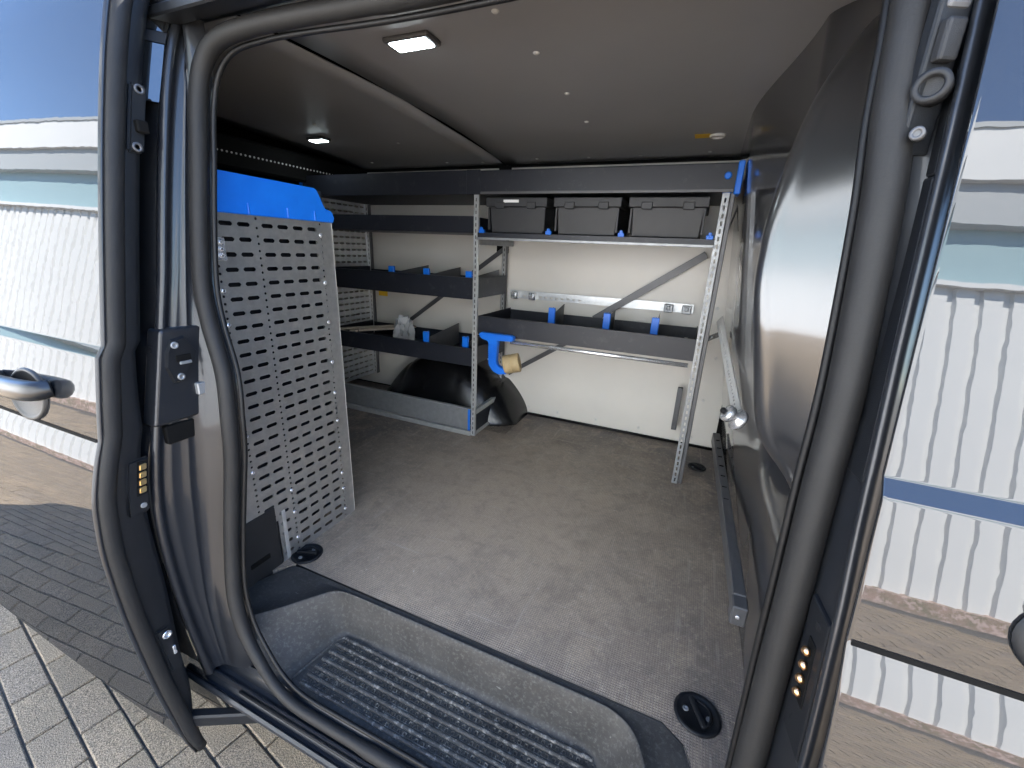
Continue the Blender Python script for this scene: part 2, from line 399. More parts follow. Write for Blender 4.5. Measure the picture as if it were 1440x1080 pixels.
box('window_band', (-50, -.3, zt + .05), (30, -.10, zt + .66), 'facade_teal', hall, 0, HM)
box('eaves_band', (-50, -.3, zt + .66), (30, .03, zt + 1.06), 'facade_grey', hall, 0, HM)
box('fascia', (-50, -.3, zt + 1.06), (30, .10, zt + 1.6), 'facade_white', hall, 0, HM)
box('roof', (-50, -8, zt + 1.6), (30, .12, zt + 1.66), 'facade_grey', hall, 0, HM)

# ================================================================ THE VAN
van = empty('cargo_van', (-.6, 1.4, GROUND), 'dark grey panel van with its sliding side door open', 'van')

# ---- floor with anti slip film
fl = [(-2.72, .64), (-1.02, .64), (-.965, .708), (.075, .708), (.118, .680), (.148, .60), (.152, .53), (.252, .53), (.246, .9), (.20, 2.195), (-2.72, 2.195)]
bm = bmesh.new(); vs1 = [bm.verts.new((x, y, 0)) for x, y in fl]; fc = bm.faces.new(vs1)
ex = bmesh.ops.extrude_face_region(bm, geom=[fc])
for q in ex['geom']:
    if isinstance(q, bmesh.types.BMVert): q.co.z -= .012
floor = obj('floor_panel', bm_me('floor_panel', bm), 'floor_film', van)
box('floor_pan', (-2.72, .72, -.10), (.25, 2.2, -.02), 'gap_black', van, 0)
v, f = tube_geo([(-.965, .7075, -.004), (-.5, .7075, -.004), (.075, .7075, -.004), (.12, .679, -.004), (.149, .60, -.004)], .0042, 8)
obj('floor_edging', pyd('floor_edging', v, f), 'rubber_black', van, True)

# ---- step well
top = catmull([(-.925, .485), (-.915, .515), (-.865, .575), (-.815, .640), (-.785, .673), (-.735, .686), (-.55, .687), (-.3, .687), (-.08, .687), (-.02, .682), (.02, .660), (.047, .615), (.062, .555), (.068, .485)], 6)
bot = catmull([(-.80, .485), (-.795, .515), (-.785, .565), (-.772, .620), (-.757, .655), (-.725, .672), (-.55, .675), (-.3, .675), (-.11, .675), (-.06, .670), (-.025, .648), (-.005, .605), (.004, .555), (.006, .485)], 6)
out = catmull([(-1.02, .485), (-1.02, .515), (-1.01, .60), (-.985, .672), (-.955, .703), (-.80, .7045), (-.55, .7045), (-.3, .7045), (-.08, .7045), (.03, .7045), (.085, .7035), (.118, .675), (.144, .60), (.150, .485)], 6)
TREAD = -.118
rows = [(out, None, -.003), (out, top, -.001), (None, top, 0.001)]
v, f = [], []
def sec(t, o, b):
    t, o, b = Vector((*t, 0)[:3]), Vector((*o, 0)[:3]), Vector((*b, 0)[:3])
    dirn = (o - t).normalized() if (o - t).length > 1e-6 else Vector((0, 1, 0))
    P = [o + Vector((0, 0, -.02)), o + Vector((0, 0, -.003)), o - dirn * .0015 + Vector((0, 0, -.002)), o - dirn * .004 + Vector((0, 0, -.002)), lerp(o, t, .5) + Vector((0, 0, -.002)), t + dirn * .006 + Vector((0, 0, .0)), t + dirn * .003 + Vector((0, 0, .0035)), t + Vector((0, 0, .003)), t - dirn * .003 + Vector((0, 0, -.002))]
    for k in range(1, 6): q = k / 6; P.append(lerp(t - dirn * .004, b, q ** 1.1) + Vector((0, 0, -.004 + (TREAD + .018) * q)))
    for k in range(5): a = k / 4 * math.pi / 2; P.append(b - dirn * .018 * (1 - math.cos(a)) * 1.0 + Vector((0, 0, TREAD + .018 * (1 - math.sin(a)))))
    P.append(b - dirn * .03 + Vector((0, 0, TREAD)))
    return P
nrow = None
for t, o, b in zip(top, out, bot):
    P = sec(t, o, b); nrow = len(P); v += P
for i in range(len(top) - 1):
    for j in range(nrow - 1): f.append((i * nrow + j, (i + 1) * nrow + j, (i + 1) * nrow + j + 1, i * nrow + j + 1))
step = obj('step_well', pyd('step_well', v, f), 'step_plastic', van, True)
# tread sheet and its ribs
box('tread', (-.80, .478, TREAD - .02), (.02, .672, TREAD - .0015), 'step_plastic', step, 0)
bandw = .0062
ribs = []
for k in range(7):
    yy = .508 + k * .0232
    x0, x1 = -.745 + max(0, (k - 5)) * .012, -.035 - max(0, (k - 5)) * .01
    box('tread_rib', (x0, yy, TREAD - .004), (x1, yy + .0085, TREAD + .0045), 'rib_plastic', step, .003, None, 2)
    box('tread_line', (x0, yy + .0105, TREAD - .004), (x1, yy + .0125, TREAD + .0012), 'rib_plastic', step, 0)
bm = bmesh.new()
for k in range(6):
    yy = .508 + k * .0232 + .0165
    n = 44
    for i in range(n):
        xx = -.735 + (i + .5) * .70 / n
        for dx, dy, sx, sy in ((-.0035, 0, .0014, .0052), (.0035, 0, .0014, .0052), (0, .0026, .0084, .0014)):
            add_box(bm, (xx + dx - sx / 2, yy + dy - sy / 2, TREAD - .003), (xx + dx + sx / 2, yy + dy + sy / 2, TREAD + .0026))
tag(obj('tread_grip_marks', bm_me('tread_grip_marks', bm), 'rib_plastic', step), kind='stuff')
tube('tread_border', catmull([(-.765, .500, TREAD), (-.768, .52, TREAD), (-.757, .60, TREAD), (-.748, .640, TREAD), (-.735, .655, TREAD)], 5), .0022, 'rib_plastic', step, 6)

# ---- sill below the seal
SILL = [(.492, -.150), (.487, -.108), (.482, -.104), (.474, -.112), (.466, -.128), (.458, -.130), (.452, -.128), (.448, -.121), (.444, -.121), (.441, -.132), (.434, -.140), (.428, -.140), (.424, -.134), (.420, -.132), (.415, -.136), (.4135, -.142), (.418, -.150), (.45, -.18), (.50, -.22), (.58, -.26)]
SP = SILL
v, f = [], []
xs = ln(-1.05, .30, 28)
for x in xs: v += [(x, y, z) for y, z in SP]
for i in range(len(xs) - 1):
    for j in range(len(SP) - 1): f.append((i * len(SP) + j, i * len(SP) + j + 1, (i + 1) * len(SP) + j + 1, (i + 1) * len(SP) + j))
obj('door_sill', pyd('door_sill', v, f), 'paint_jamb', van, False)
tube('sill_rail', [(-.86, .4375, -.126), (-.3, .4375, -.126), (.2, .4375, -.126)], .0035, 'black_plastic', van, 8)
box('underbody', (-2.7, .60, -.36), (1.3, 2.3, -.15), 'gap_black', van, 0)

# ---- rubber seal round the opening
SEAL = [(-.40, .462, -.112), (-.60, .462, -.112), (-.70, .462, -.108), (-.765, .464, -.083), (-.815, .468, -.035), (-.862, .474, .03), (-.886, .482, .12), (-.893, .500, .24), (-.889, .515, .35), (-.880, .527, .46), (-.878, .533, .545),
        (-.888, .545, .645), (-.920, .554, .745), (-.934, .561, .83), (-.936, .580, .962), (-.934, .597, 1.07), (-.933, .611, 1.16), (-.917, .621, 1.225), (-.875, .628, 1.262), (-.80, .635, 1.275), (-.70, .641, 1.279), (-.5, .65, 1.279), (-.2, .65, 1.279), (.0, .649, 1.275),
        (.085, .646, 1.276), (.125, .640, 1.262), (.143, .628, 1.225), (.149, .613, 1.167), (.153, .597, 1.073), (.161, .58, .972), (.169, .558, .794), (.169, .545, .665), (.170, .532, .52), (.170, .524, .42), (.170, .506, .243), (.168, .490, .10), (.160, .476, .0), (.135, .466, -.07), (.09, .462, -.105), (.0, .462, -.112)]
sp_ = catmull(SEAL, 6, True)
rad = [(.0160 if p.x < -.5 else .0185) - .004 * (1 - sstep(-.08, .1, p.z)) for p in sp_]
v, f = tube_geo(sp_, rad, 14, True, (0, 1, 0))
seal = obj('door_seal', pyd('door_seal', v, f), 'rubber', van, True)
lip = []
ctr = Vector((-.39, .55, .6))
for p in sp_:
    d = Vector((ctr.x - p.x, 0, ctr.z - p.z)); d = Vector((d.x / .5, 0, d.z / .65)); d.normalize(); lip.append(p + d * .019 + Vector((0, .018, 0)))
v, f = tube_geo(lip, .005, 8, True, (0, 1, 0)); obj('seal_lip', pyd('seal_lip', v, f), 'rubber_black', seal, True)

# ---- ceiling boards, one behind the other, with an open joint between
def ceil_board(name, x0, x1, wav0, wav1):
    ys = ln(.66, 2.175, 34)
    def fn(a, y):
        s = (y - .66) / 1.515; g = .003 + .009 * abs(math.sin(s * math.pi * 2.1 + .2))
        x = lerp(x0 + (g if wav0 else 0), x1 - (g if wav1 else 0), a); return (x, y, ceil_z(y))
    o = grid(name, fn, ln(0, 1, 12), ys, 'ceiling_board', van, True, .004); return o
cb1 = ceil_board('ceiling_board', -1.0, .26, True, False)
cb2 = ceil_board('ceiling_board', -1.95, -1.0, False, True)
grid('roof_cavity', lambda x, y: (x, y, ceil_z(y) + .018), [-2.75, .3], ln(.60, 2.3, 16), 'gap_black', van)
scw = revolve('screw', [(.0085, 0), (.0085, .0015), (.006, .0035), (.002, .0042)], (0, 0, 0), (0, 0, -1), 'screw_white', cb1, 14)
def cz(x, y): return Vector((x, y, ceil_z(y) - .0035))
P1 = [(-.464, .935), (-.452, 1.143), (-.455, 1.42), (-.458, 1.68), (-.80, 2.10), (-.55, 2.11), (-.32, 2.115), (-.04, 2.10), (-.44, .78)]
scw.location = cz(*P1[0]) - wloc(cb1); copies(scw, [cz(*p) for p in P1[1:]], cb1)
copies(scw, [cz(*p) for p in [(-1.55, 1.48), (-1.36, 1.78), (-1.30, 2.1), (-1.62, 1.05), (-1.75, 2.05), (-1.1, 2.12)]], cb2)
def lamp(name, x, y, w, d):
    z = ceil_z(y) - .002
    o = box(name, (x - w / 2, y - d / 2, z - .012), (x + w / 2, y + d / 2, z), 'steel_grey', van, .005, None, 2)
    box('lens', (x - w * .40, y - d * .36, z - .0145), (x + w * .40, y + d * .36, z - .010), 'led_lens', o, .002); return o
lamp('ceiling_lamp', -.705, .985, .125, .062); lamp('ceiling_lamp', -1.70, 1.64, .10, .055)
rr = revolve('cable_grommet', [(.028, 0), (.028, .006), (.022, .010), (.019, .008), (.017, .003)], (-.020, 1.905, ceil_z(1.905) - .002), (0, 0, -1), 'screw_white', van, 28)
box('warning_sticker', (-.098, 1.875, ceil_z(1.905) - .004), (-.045, 1.935, ceil_z(1.905) - .0032), 'yellow_label', van, 0)

# roof cross member with its row of small holes behind the ceiling boards
box('roof_crossbeam', (-2.05, .62, 1.20), (-1.90, 2.2, 1.33), 'gap_black', van, .01)
bd = revolve('beam_clip', [(.004, 0), (.004, .002)], (-1.8985, 1.2, 1.262), (1, 0, 0), 'screw_white', van, 8)
bp = [(-1.8985, 1.23 + .0205 * i, 1.262) for i in range(1, 34)]
copies(bd, bp, van)

# ---- far side wall: white boards
w1 = box('wall_panel', (-2.7, FW, .012), (-1.004, FW + .006, 1.318), 'white_laminate', van, .0015)
w2 = box('wall_panel', (-.996, FW, .012), (.20, FW + .006, 1.318), 'white_laminate', van, .0015)
box('wall_shell', (-2.75, FW + .012, -.1), (.5, FW + .05, 1.42), 'gap_black', van, 0)
box('wall_gap_strip', (-1.035, FW - .004, .90), (-.965, FW - .001, 1.335), 'gap_black', van, 0)
ws = revolve('screw', [(.008, 0), (.008, .0015), (.005, .003)], (-.80, FW - .0008, .045), (0, -1, 0), 'screw_white', w2, 12)
copies(ws, [(x, FW - .0008, z) for x, z in [(-.62, .045), (-.40, .045), (-.17, .045), (.09, .045), (.115, .25), (.135, .47), (.10, .70), (-.82, 1.285), (-.55, 1.287), (-.3, 1.289), (-.03, 1.291)]], w2)
tube('wall_base_joint', [(-1.0, FW - .004, .006), (.2, FW - .004, .006)], .007, 'rubber_black', van, 8)

# ---- near side inner wall, rear doors, shell outside
box('inner_side_wall', (-2.72, .60, -.10), (-1.02, .635, 1.34), 'trim_plastic', van, 0)
box('rear_door_lining', (-2.78, .6, -.1), (-2.73, 2.2, 1.38), 'gap_black', van, 0)
def skin(name, x0, x1, material, off=0, parent=van, zlo=-.34, zhi=1.38, nx=14, bow=0, thick=0):
    zs = [z for z in ZS if zlo - 1e-6 <= z <= zhi + 1e-6]
    return grid(name, lambda x, z: (x, body_s(z) + off + bow * ((x - x0) / (x1 - x0) - .5) ** 2, z), ln(x0, x1, nx), zs, material, parent, True, thick)
roofpts = [(.640, 1.38), (.70, 1.405), (.85, 1.425), (1.4, 1.435), (1.95, 1.425), (2.12, 1.405), (2.20, 1.36), (2.26, 1.2), (2.33, .8), (2.36, .3), (2.34, -.3)]
rp = catmull([(0, y, z) for y, z in roofpts], 5)
grid('roof_and_far_side', lambda x, k: (x, rp[k].y, rp[k].z), ln(-2.8, 1.6, 10), list(range(len(rp))), 'paint', van)
grid('rear_end', lambda y, z: (-2.80, y, z), [.45, 2.33], [-.3, 1.4], 'paint', van)
skin('quarter_panel', -2.8, EDGE - .006, 'paint', 0, van, -.34, 1.38, 20)
fd = skin('front_door', .1985, 1.30, 'paint', 0, van, -.34, 1.38, 40, .02)
grid('groove_shade', lambda x, z: (x, by(z) + .02 * ((x - .1985) / 1.1015 - .5) ** 2 - .0009, z), ln(.1995, 1.29, 24), ln(.5540, .5598, 4), 'gap_black', fd)  # flat black strip on the skin, stands in for the groove's shade
# hem of the front door and the painted post between the doors
def sweep_z(name, prof_fn, zs, material, parent, smooth=True):
    rows_ = [prof_fn(z) for z in zs]; n = len(rows_[0]); v = [p for r in rows_ for p in r]
    f = [(i * n + j, i * n + j + 1, (i + 1) * n + j + 1, (i + 1) * n + j) for i in range(len(rows_) - 1) for j in range(n - 1)]
    return obj(name, pyd(name, v, f), material, parent, smooth)
zz = [z for z in ZS if z >= -.33]
def hem(z):
    b = body_s(z) + .005; return [(.1985, b, z), (.1965, b + .0006, z), (.1955, b + .002, z), (.1960, b + .006, z), (.2, b + .016, z), (.22, b + .02, z)]
sweep_z('door_hem', hem, zz, 'paint', fd)
def sealp(z):
    x = interp([(a, b) for a, b, _ in SEAL_R[::-1]], z); y = interp([(a, c) for a, _, c in SEAL_R[::-1]], z); return x, y
def post(z):
    b = plain(z)
    x0, y0 = sealp(z)
    q = sstep(-.05, .1, z)
    P = [(.215, b + .040), (.2010, b + .034)]
    for k in range(7):            # rolled edge
        a = -.9 + k / 6 * 2.3; P.append((.1945 - .0075 * math.cos(a), b + .026 + .0075 * math.sin(a) * 1.0))
    P += [(.1935, b + .046), (.1925, b + .056)]
    P = [(lerp(x, x + .01, 0), y, z) for x, y in P]
    P.append((x0 + .0185, y0 - .004, z)); P.append((x0 + .0165, y0 + .008, z)); P.append((x0 + .02, y0 + .03, z)); P.append((x0 + .05, y0 + .06, z))
    return P
sweep_z('door_post', post, [z for z in zz if z < 1.34], 'paint_jamb', van)

# ---- left hand jamb (rear edge of the opening)
SL = [(p.z, p.x, p.y) for p in sp_ if p.x < -.6 and .03 < p.z < 1.20 and p.x < -.85]
SL.sort()
def sealL(z): return interp([(a, b) for a, b, _ in SL], z), interp([(a, c) for a, _, c in SL], z)
def jamb(z):
    b = plain(z); x0, y0 = sealL(z)
    P = [(EDGE - .03, b + .010), (EDGE - .008, b + .002), (EDGE - .002, b + .003), (EDGE + .002, b + .008), (EDGE + .003, b + .014), (EDGE - .004, b + .019), (EDGE - .006, b + .026), (EDGE - .001, b + .032)]
    ye = y0 - .005; s = b + .034
    P += [(EDGE + .000, lerp(s, ye, .1)), (EDGE + .002, lerp(s, ye, .45)), (EDGE + .005, lerp(s, ye, .50)), (EDGE + .002, lerp(s, ye, .56)), (lerp(EDGE, x0, .3), lerp(s, ye, .85)), (x0 - .014, ye + .008), (x0 - .005, y0 + .03)]
    return [(x, y, z) for x, y in P]
jb = sweep_z('rear_jamb', jamb, [z for z in zz if -.12 < z < 1.31], 'paint_jamb', van)
# cover round the lock striker
JX = EDGE + .003
bm = bmesh.new()
for v_ in add_box(bm, (JX - .03, .452, .552), (JX + .012, .552, .742), .006, None, 3): v_.co.y += plain(v_.co.z) - plain(.65)
cov = obj('striker_cover', bm_me('striker_cover', bm), 'paint_jamb', van)
hexa = [(y_ + (plain(z_) - plain(.68)) * .7 + .006, z_) for y_, z_ in [(.466, .700), (.474, .722), (.498, .726), (.521, .694), (.517, .672), (.492, .632), (.478, .634), (.464, .668)]]
bm = bmesh.new(); fv = [bm.verts.new((JX + .012, y, z)) for y, z in hexa]; fc = bm.faces.new(fv); ex = bmesh.ops.extrude_face_region(bm, geom=[fc])
for q in ex['geom']:
    if isinstance(q, bmesh.types.BMVert): q.co.x += .008; q.co.y = lerp(q.co.y, .492, .08); q.co.z = lerp(q.co.z, .68, .08)
stp = obj('lock_striker', bm_me('lock_striker', bm), 'black_plastic', van)
box('striker_slot', (JX + .0195, .486, .676), (JX + .022, .514, .690), 'gap_black', stp, .001); box('striker_loop', (JX + .0215, .490, .671), (JX + .026, .512, .677), 'galvanised_dark', stp, .001)
revolve('bolt', [(.007, 0), (.007, .003), (.003, .003), (.003, .001)], (JX + .02, .488, .711), (1, 0, 0), 'galvanised_dark', stp, 16)
revolve('bolt', [(.007, 0), (.007, .003), (.003, .003), (.003, .001)], (JX + .02, .489, .646), (1, 0, 0), 'galvanised_dark', stp, 16)
box('striker_tab', (JX + .005, .515, .598), (JX + .022, .548, .624), 'galvanised_dark', van, .002)
box('jamb_step', (JX - .02, .45, .505), (JX + .005, .54, .545), 'gap_black', van, .002)

# glossy plates added in the gap behind the open door, turned to mirror sky
def gap_plate(name, z0, z1, material, d=0):
    v = [(-.998 + d, plain(z) - .052, z) if k == 0 else (-.960 + d, plain(z) - .002, z) for z in (z0, z1) for k in (0, 1)]
    v += [(x - .003, y + .003, z) for x, y, z in v]
    return obj(name, pyd(name, v, [(0, 1, 3, 2), (4, 6, 7, 5), (0, 4, 5, 1), (2, 3, 7, 6), (0, 2, 6, 4), (1, 5, 7, 3)]), material, van)
gap_plate('sky_plate', 1.150, 1.248, 'gloss_dark'); gap_plate('gap_bar', 1.2495, 1.268, 'rubber_black', .002); gap_plate('upper_sky_plate', 1.2695, 1.33, 'gloss_dark')
# roof gutter and door rail above the seal
box('roof_rail', (-1.6, .585, 1.305), (1.2, .66, 1.375), 'paint_jamb', van, .012, None, 3)
box('rail_channel', (-1.6, .575, 1.288), (.4, .615, 1.306), 'black_plastic', van, .003)

# ---- hardware on the door post
def onpost(z, out_, up=0):
    b = plain(z); return Vector((.1825 - out_, b + .07, z))
p = onpost(.49, 0)
def postcell(name, z0, z1, a0, a1, lift, material, parent, bev=.003):
    """plate lying on the slanting face of the post: a0..a1 = distance behind the skin"""
    v = []
    bm = bmesh.new()
    vs4 = []
    for z in (z0, z1):
        b = plain(z); x0, y0 = sealp(z)
        for a in (a0, a1):
            t = (a - .046) / .045; x = lerp(.1932, .1880, min(1.2, max(-.2, t))); vs4.append(Vector((x, b + a, z)))
    nrm = Vector((-.95, -.3, 0)).normalized()
    A = [q - nrm * .004 for q in vs4]; B = [q + nrm * lift for q in vs4]
    V = [bm.verts.new(q) for q in A + B]
    for q in ((0, 1, 3, 2), (4, 6, 7, 5), (0, 4, 5, 1), (2, 3, 7, 6), (0, 2, 6, 4), (1, 5, 7, 3)): bm.faces.new([V[k] for k in q])
    bmesh.ops.recalc_face_normals(bm, faces=bm.faces[:])
    if bev: bmesh.ops.bevel(bm, geom=bm.edges[:], offset=bev, segments=2, affect='EDGES', profile=.5)
    return obj(name, bm_me(name, bm), material, parent)
pc = postcell('contact_plate', .37, .545, .040, .092, .004, 'black_plastic', van)
postcell('contact_recess', .425, .505, .057, .075, .0055, 'gap_black', pc, .0015)
for k in range(4):
    z = .438 + k * .0175; b = plain(z)
    revolve('contact_pin', [(.0055, 0), (.0055, .003), (.003, .006)], (.1885 - .004, b + .0655, z), (-.95, -.3, 0), 'copper', pc, 12)
for z, a in ((.525, .062), (.395, .072)):
    b = plain(z)
    revolve('screw', [(.006, 0), (.005, .002), (.003, .001)], (.1885, b + a, z), (-.95, -.3, 0), 'black_plastic', pc, 12)
pc2 = postcell('upper_post_trim', .70, 1.005, .040, .086, .003, 'black_plastic', van)
pc3 = postcell('guide_bracket', 1.005, 1.20, .040, .080, .002, 'black_plastic', van)
def ppt(z, a, lift):
    b = plain(z); t = (a - .046) / .045; return Vector((lerp(.1932, .1880, t), b + a, z)) + Vector((-.95, -.3, 0)).normalized() * lift
AXF = Vector((-.45, -.89, .05))
revolve('guide_bush', [(.0145, -.012), (.0145, .003), (.0105, .0045), (.0085, .002), (.0085, -.003)], (.170, .572, 1.081), AXF, 'trim_plastic', pc3, 24)
revolve('screw', [(.006, -.008), (.006, .002), (.003, .002), (.003, .0005)], (.168, .566, 1.041), AXF, 'steel_grey', pc3, 14)
RM = Matrix.Rotation(R(24), 4, 'Z')
box('guide_wedge', (-.008, -.006, -.017), (.010, .012, .017), 'trim_plastic', pc3, .003, Matrix.Translation((.173, .577, 1.118)) @ RM, 2)
box('buffer_wedge', (-.012, -.006, -.022), (.010, .012, .022), 'steel_grey', pc3, .004, Matrix.Translation((.174, .584, 1.165)) @ RM, 2)
box('bracket_face', (-.014, .0, -.085), (.016, .014, .085), 'black_plastic', pc3, .003, Matrix.Translation((.173, .580, 1.11)) @ RM, 2)
box('lower_face', (-.014, .0, -.12), (.016, .012, .12), 'trim_plastic', pc2, .003, Matrix.Translation((.180, .568, .895)) @ Matrix.Rotation(R(-8), 4, 'X') @ RM, 2)

# ---- bulkhead behind the cab
def bulk_x(y, z):
    nearx = .242 - .065 * z
    farx = (.238 - .16 * z) if z < .6 else (.142 - .09 * (z - .6))
    x = lerp(nearx, farx, sstep(1.12, 1.75, y))
    x = lerp(x, .335, sstep(1.16, .98, y) * sstep(.40, .50, z) if y < 1.16 else 0)
    return x
yy_, zz2 = ln(.57, 2.14, 130), ln(.0, 1.385, 110); nb_ = len(zz2)
me = pyd('bulkhead', [(bulk_x(y, z), y, z) for y in yy_ for z in zz2], [(i * nb_ + j, (i + 1) * nb_ + j, (i + 1) * nb_ + j + 1, i * nb_ + j + 1) for i in range(len(yy_) - 1) for j in range(nb_ - 1)])
bk = obj('bulkhead', me, 'bulkhead_paint', van, True)
# pressed wing of the bulkhead that turns towards the door post
WX = [(.44, .262), (.475, .245), (.50, .222), (.53, .190), (.56, .168), (.61, .150), (.75, .121), (.88, .098), (1.0, .100), (1.09, .113), (1.17, .129), (1.225, .147), (1.26, .163), (1.30, .187), (1.34, .215), (1.39, .262)]
def wing(s, z):
    e = interp(WX, z) + .0; e = sum(interp(WX, z + k * .012) for k in range(-3, 4)) / 7
    zz_ = z - .80
    y0 = .868 + (.17 * zz_ + 0.25 * max(0, z - 1.04) ** 2 if zz_ > 0 else -.10 * zz_)
    if abs(zz_) < .05: y0 = .868 + (.17 * max(0, zz_) - .10 * min(0, zz_)) * .5 + .5 * (.035 * zz_ + 1.35 * zz_ * zz_ + .0034)
    w = .268 - e; d = .13 * min(1, w / .09)
    r = min(.026, w * .5)
    if s < .45: t = s / .45; x = lerp(.345, e + r, t); return (x, y0 + .085 * t - .030, z)
    if s < .72: a = (s - .45) / .27 * math.pi / 2; return (e + r - r * math.sin(a), y0 + .055 + r * .9 * (1 - math.cos(a)), z)
    t = (s - .72) / .28; return (lerp(e, e + .09, t * t), y0 + .055 + r * .9 + d * 1.6 * t, z)
wg = grid('bulkhead_wing', wing, ln(0, 1, 46), ln(.44, 1.385, 98), 'wing_paint', van)
pb = Vector(wing(.30, 1.222))
revolve('rubber_buffer', [(.014, -.004), (.014, .006), (.010, .010), (.004, .012)], pb, (-.15, -1, .2), 'black_plastic', wg, 20)
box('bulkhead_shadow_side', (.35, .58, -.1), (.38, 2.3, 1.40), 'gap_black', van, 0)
bar('bulkhead_edge_flange', (.130, 1.62, 1.325), (.083, 2.15, 1.04), .02, .004, 'paint_jamb', bk, (1, 0, 0))

# ---- tie-down rings let into the floor
def tiedown(x, y, r, ang):
    o = revolve('tie_down_cup', [(r, 0), (r, .003), (r * .93, .0055), (r * .80, .004), (r * .74, .0012), (r * .1, .0008)], (x, y, 0.0005), (0, 0, 1), 'black_plastic', van, 36)
    mt = Matrix.Translation((x, y, 0)) @ Matrix.Rotation(ang, 4, 'Z')
    box('folding_bar', (-r * .12, -r * .70, .002), (r * .12, r * .70, .012), 'black_plastic', o, .003, mt, 2)
    for s in (-1, 1):
        c = mt @ Vector((s * r * .42, -s * r * .25, .0015)); revolve('screw', [(r * .13, 0), (r * .13, .002), (r * .06, .002), (r * .06, .0008)], c, (0, 0, 1), 'galvanised_dark', o, 12)
    bow = [mt @ Vector((r * .58 * math.cos(t), r * .58 * math.sin(t), .004)) for t in ln(-1.3, 1.3, 10)]
    tube('ring', bow, .0035, 'rubber_black', o, 8); return o
tiedown(.142, .755, .047, R(25)); tiedown(-.972, .752, .045, R(110)); tiedown(.128, 1.945, .04, R(60))

# ---- black plastic wheel arch cover
def arch(name, x0, x1, y0, y1, h, parent):
    def fn(s, y):
        t = (s - x0) / (x1 - x0); a = math.pi * t; prof_ = (math.sin(a) ** .45)
        k = max(0, min(1, (y - y0 - .17 * (1 - math.sin(a) ** .5)) / .19)); z = h * math.sin(a) ** .62 * math.sin(math.pi / 2 * k) ** .6
        rib = -.014 * sum(math.exp(-((t - c) / .018) ** 2) for c in (.22, .42, .63, .83))
        return (s, y, max(0, z + rib * k * (1 if z > .02 else 0)))
    return grid(name, fn, ln(x0, x1, 110), ln(y0, y1, 40), 'arch_plastic', parent)
arch('wheel_arch_cover', -1.72, -.80, 1.85, 2.178, .335, van)

# ---- panel corner low at the left, below the perforated unit
box('corner_trim', (-1.06, .54, -.02), (-1.005, .70, .20), 'trim_plastic', van, .01, None, 2)
box('corner_slot', (-1.012, .60, .045), (-1.002, .66, .062), 'gap_black', van, .003)

# ================================================================ sliding door, slid back along the body
OFF = -.097; DX = -.953
def thick(z): return .030 + .034 * sstep(-.27, -.05, z) + .024 * sstep(-.1, .25, z) * (1 - sstep(.3, .75, z))
sd = skin('sliding_door', -1.98, DX, 'paint', OFF, van, -.215, 1.34, 40, .018)
grid('groove_shade', lambda x, z: (x, by(z) + OFF + .018 * ((x + 1.98) / 1.027 - .5) ** 2 - .0009, z), ln(-1.97, DX - .001, 24), ln(.5540, .5598, 4), 'gap_black', sd)  # shaded groove of this door, also put in as a black strip
def tucked(z): return by(z) + OFF + .0045
def dtrim(x, z): return (x, tucked(z) + .001 + .012 * sstep(-.19, -.27, z), z)
grid('rocker_trim', dtrim, ln(-1.98, DX, 14), ln(-.285, -.2165, 6), 'trim_plastic', sd)
zd = [z for z in ZS if -.27 <= z <= 1.335]
def dhem(z):
    b = tucked(z); return [(DX, b, z), (DX + .004, b + .0012, z), (DX + .0055, b + .004, z), (DX + .004, b + .008, z), (DX - .002, b + .010, z)]
sweep_z('door_hem', dhem, zd, 'paint_jamb', sd)
wp = [Vector((DX + .004 + .004 * sstep(-.1, -.27, z), tucked(z) + .021 - .006 * sstep(-.16, -.28, z), z)) for z in ln(1.33, -.285, 60)]
v, f = tube_geo(wp, [.0145 if p.z > -.2 else .0145 - .004 * sstep(-.2, -.29, p.z) for p in wp], 12, False, (1, 0, 0), .7); obj('weatherstrip', pyd('weatherstrip', v, f), 'rubber', sd, True)
wp2 = [p + Vector((-.002, -.0125, 0)) for p in wp]
v, f = tube_geo(wp2, .0035, 8, False, (1, 0, 0)); obj('weatherstrip_bead', pyd('weatherstrip_bead', v, f), 'rubber_black', sd, True)
def dedge(z):
    b = tucked(z); t = thick(z); return [(DX - .004, b + .022, z), (DX - .001, b + .034, z), (DX + .001, b + t - .012, z), (DX - .002, b + t - .003, z), (DX - .010, b + t, z), (DX - .06, b + t + .005, z)]
sweep_z('edge_cladding', dedge, [z for z in zd if z > -.24], 'black_plastic', sd)
grid('inner_lining', lambda x, z: (x, tucked(z) + thick(z) + .004, z), ln(-1.98, DX - .04, 6), ln(-.24, 1.33, 40), 'black_plastic', sd)
def leanbox(name, z0, z1, a0, a1, x0, x1, material, bev=.004, n=4):
    bm = bmesh.new(); rows_ = []
    for z in ln(z0, z1, n):
        b = plain(z) + OFF + .0045; rows_.append([bm.verts.new(q) for q in ((x0, b + a0, z), (x1, b + a0, z), (x1, b + a1, z), (x0, b + a1, z))])
    for r, q in zip(rows_, rows_[1:]):
        for k in range(4): bm.faces.new((r[k], r[(k + 1) % 4], q[(k + 1) % 4], q[k]))
    bm.faces.new(rows_[0][::-1]); bm.faces.new(rows_[-1]); bmesh.ops.recalc_face_normals(bm, faces=bm.faces[:])
    if bev: bmesh.ops.bevel(bm, geom=[e for e in bm.edges if e.calc_face_angle(0) > .6], offset=bev, segments=2, affect='EDGES')
    return obj(name, bm_me(name, bm), material, sd)
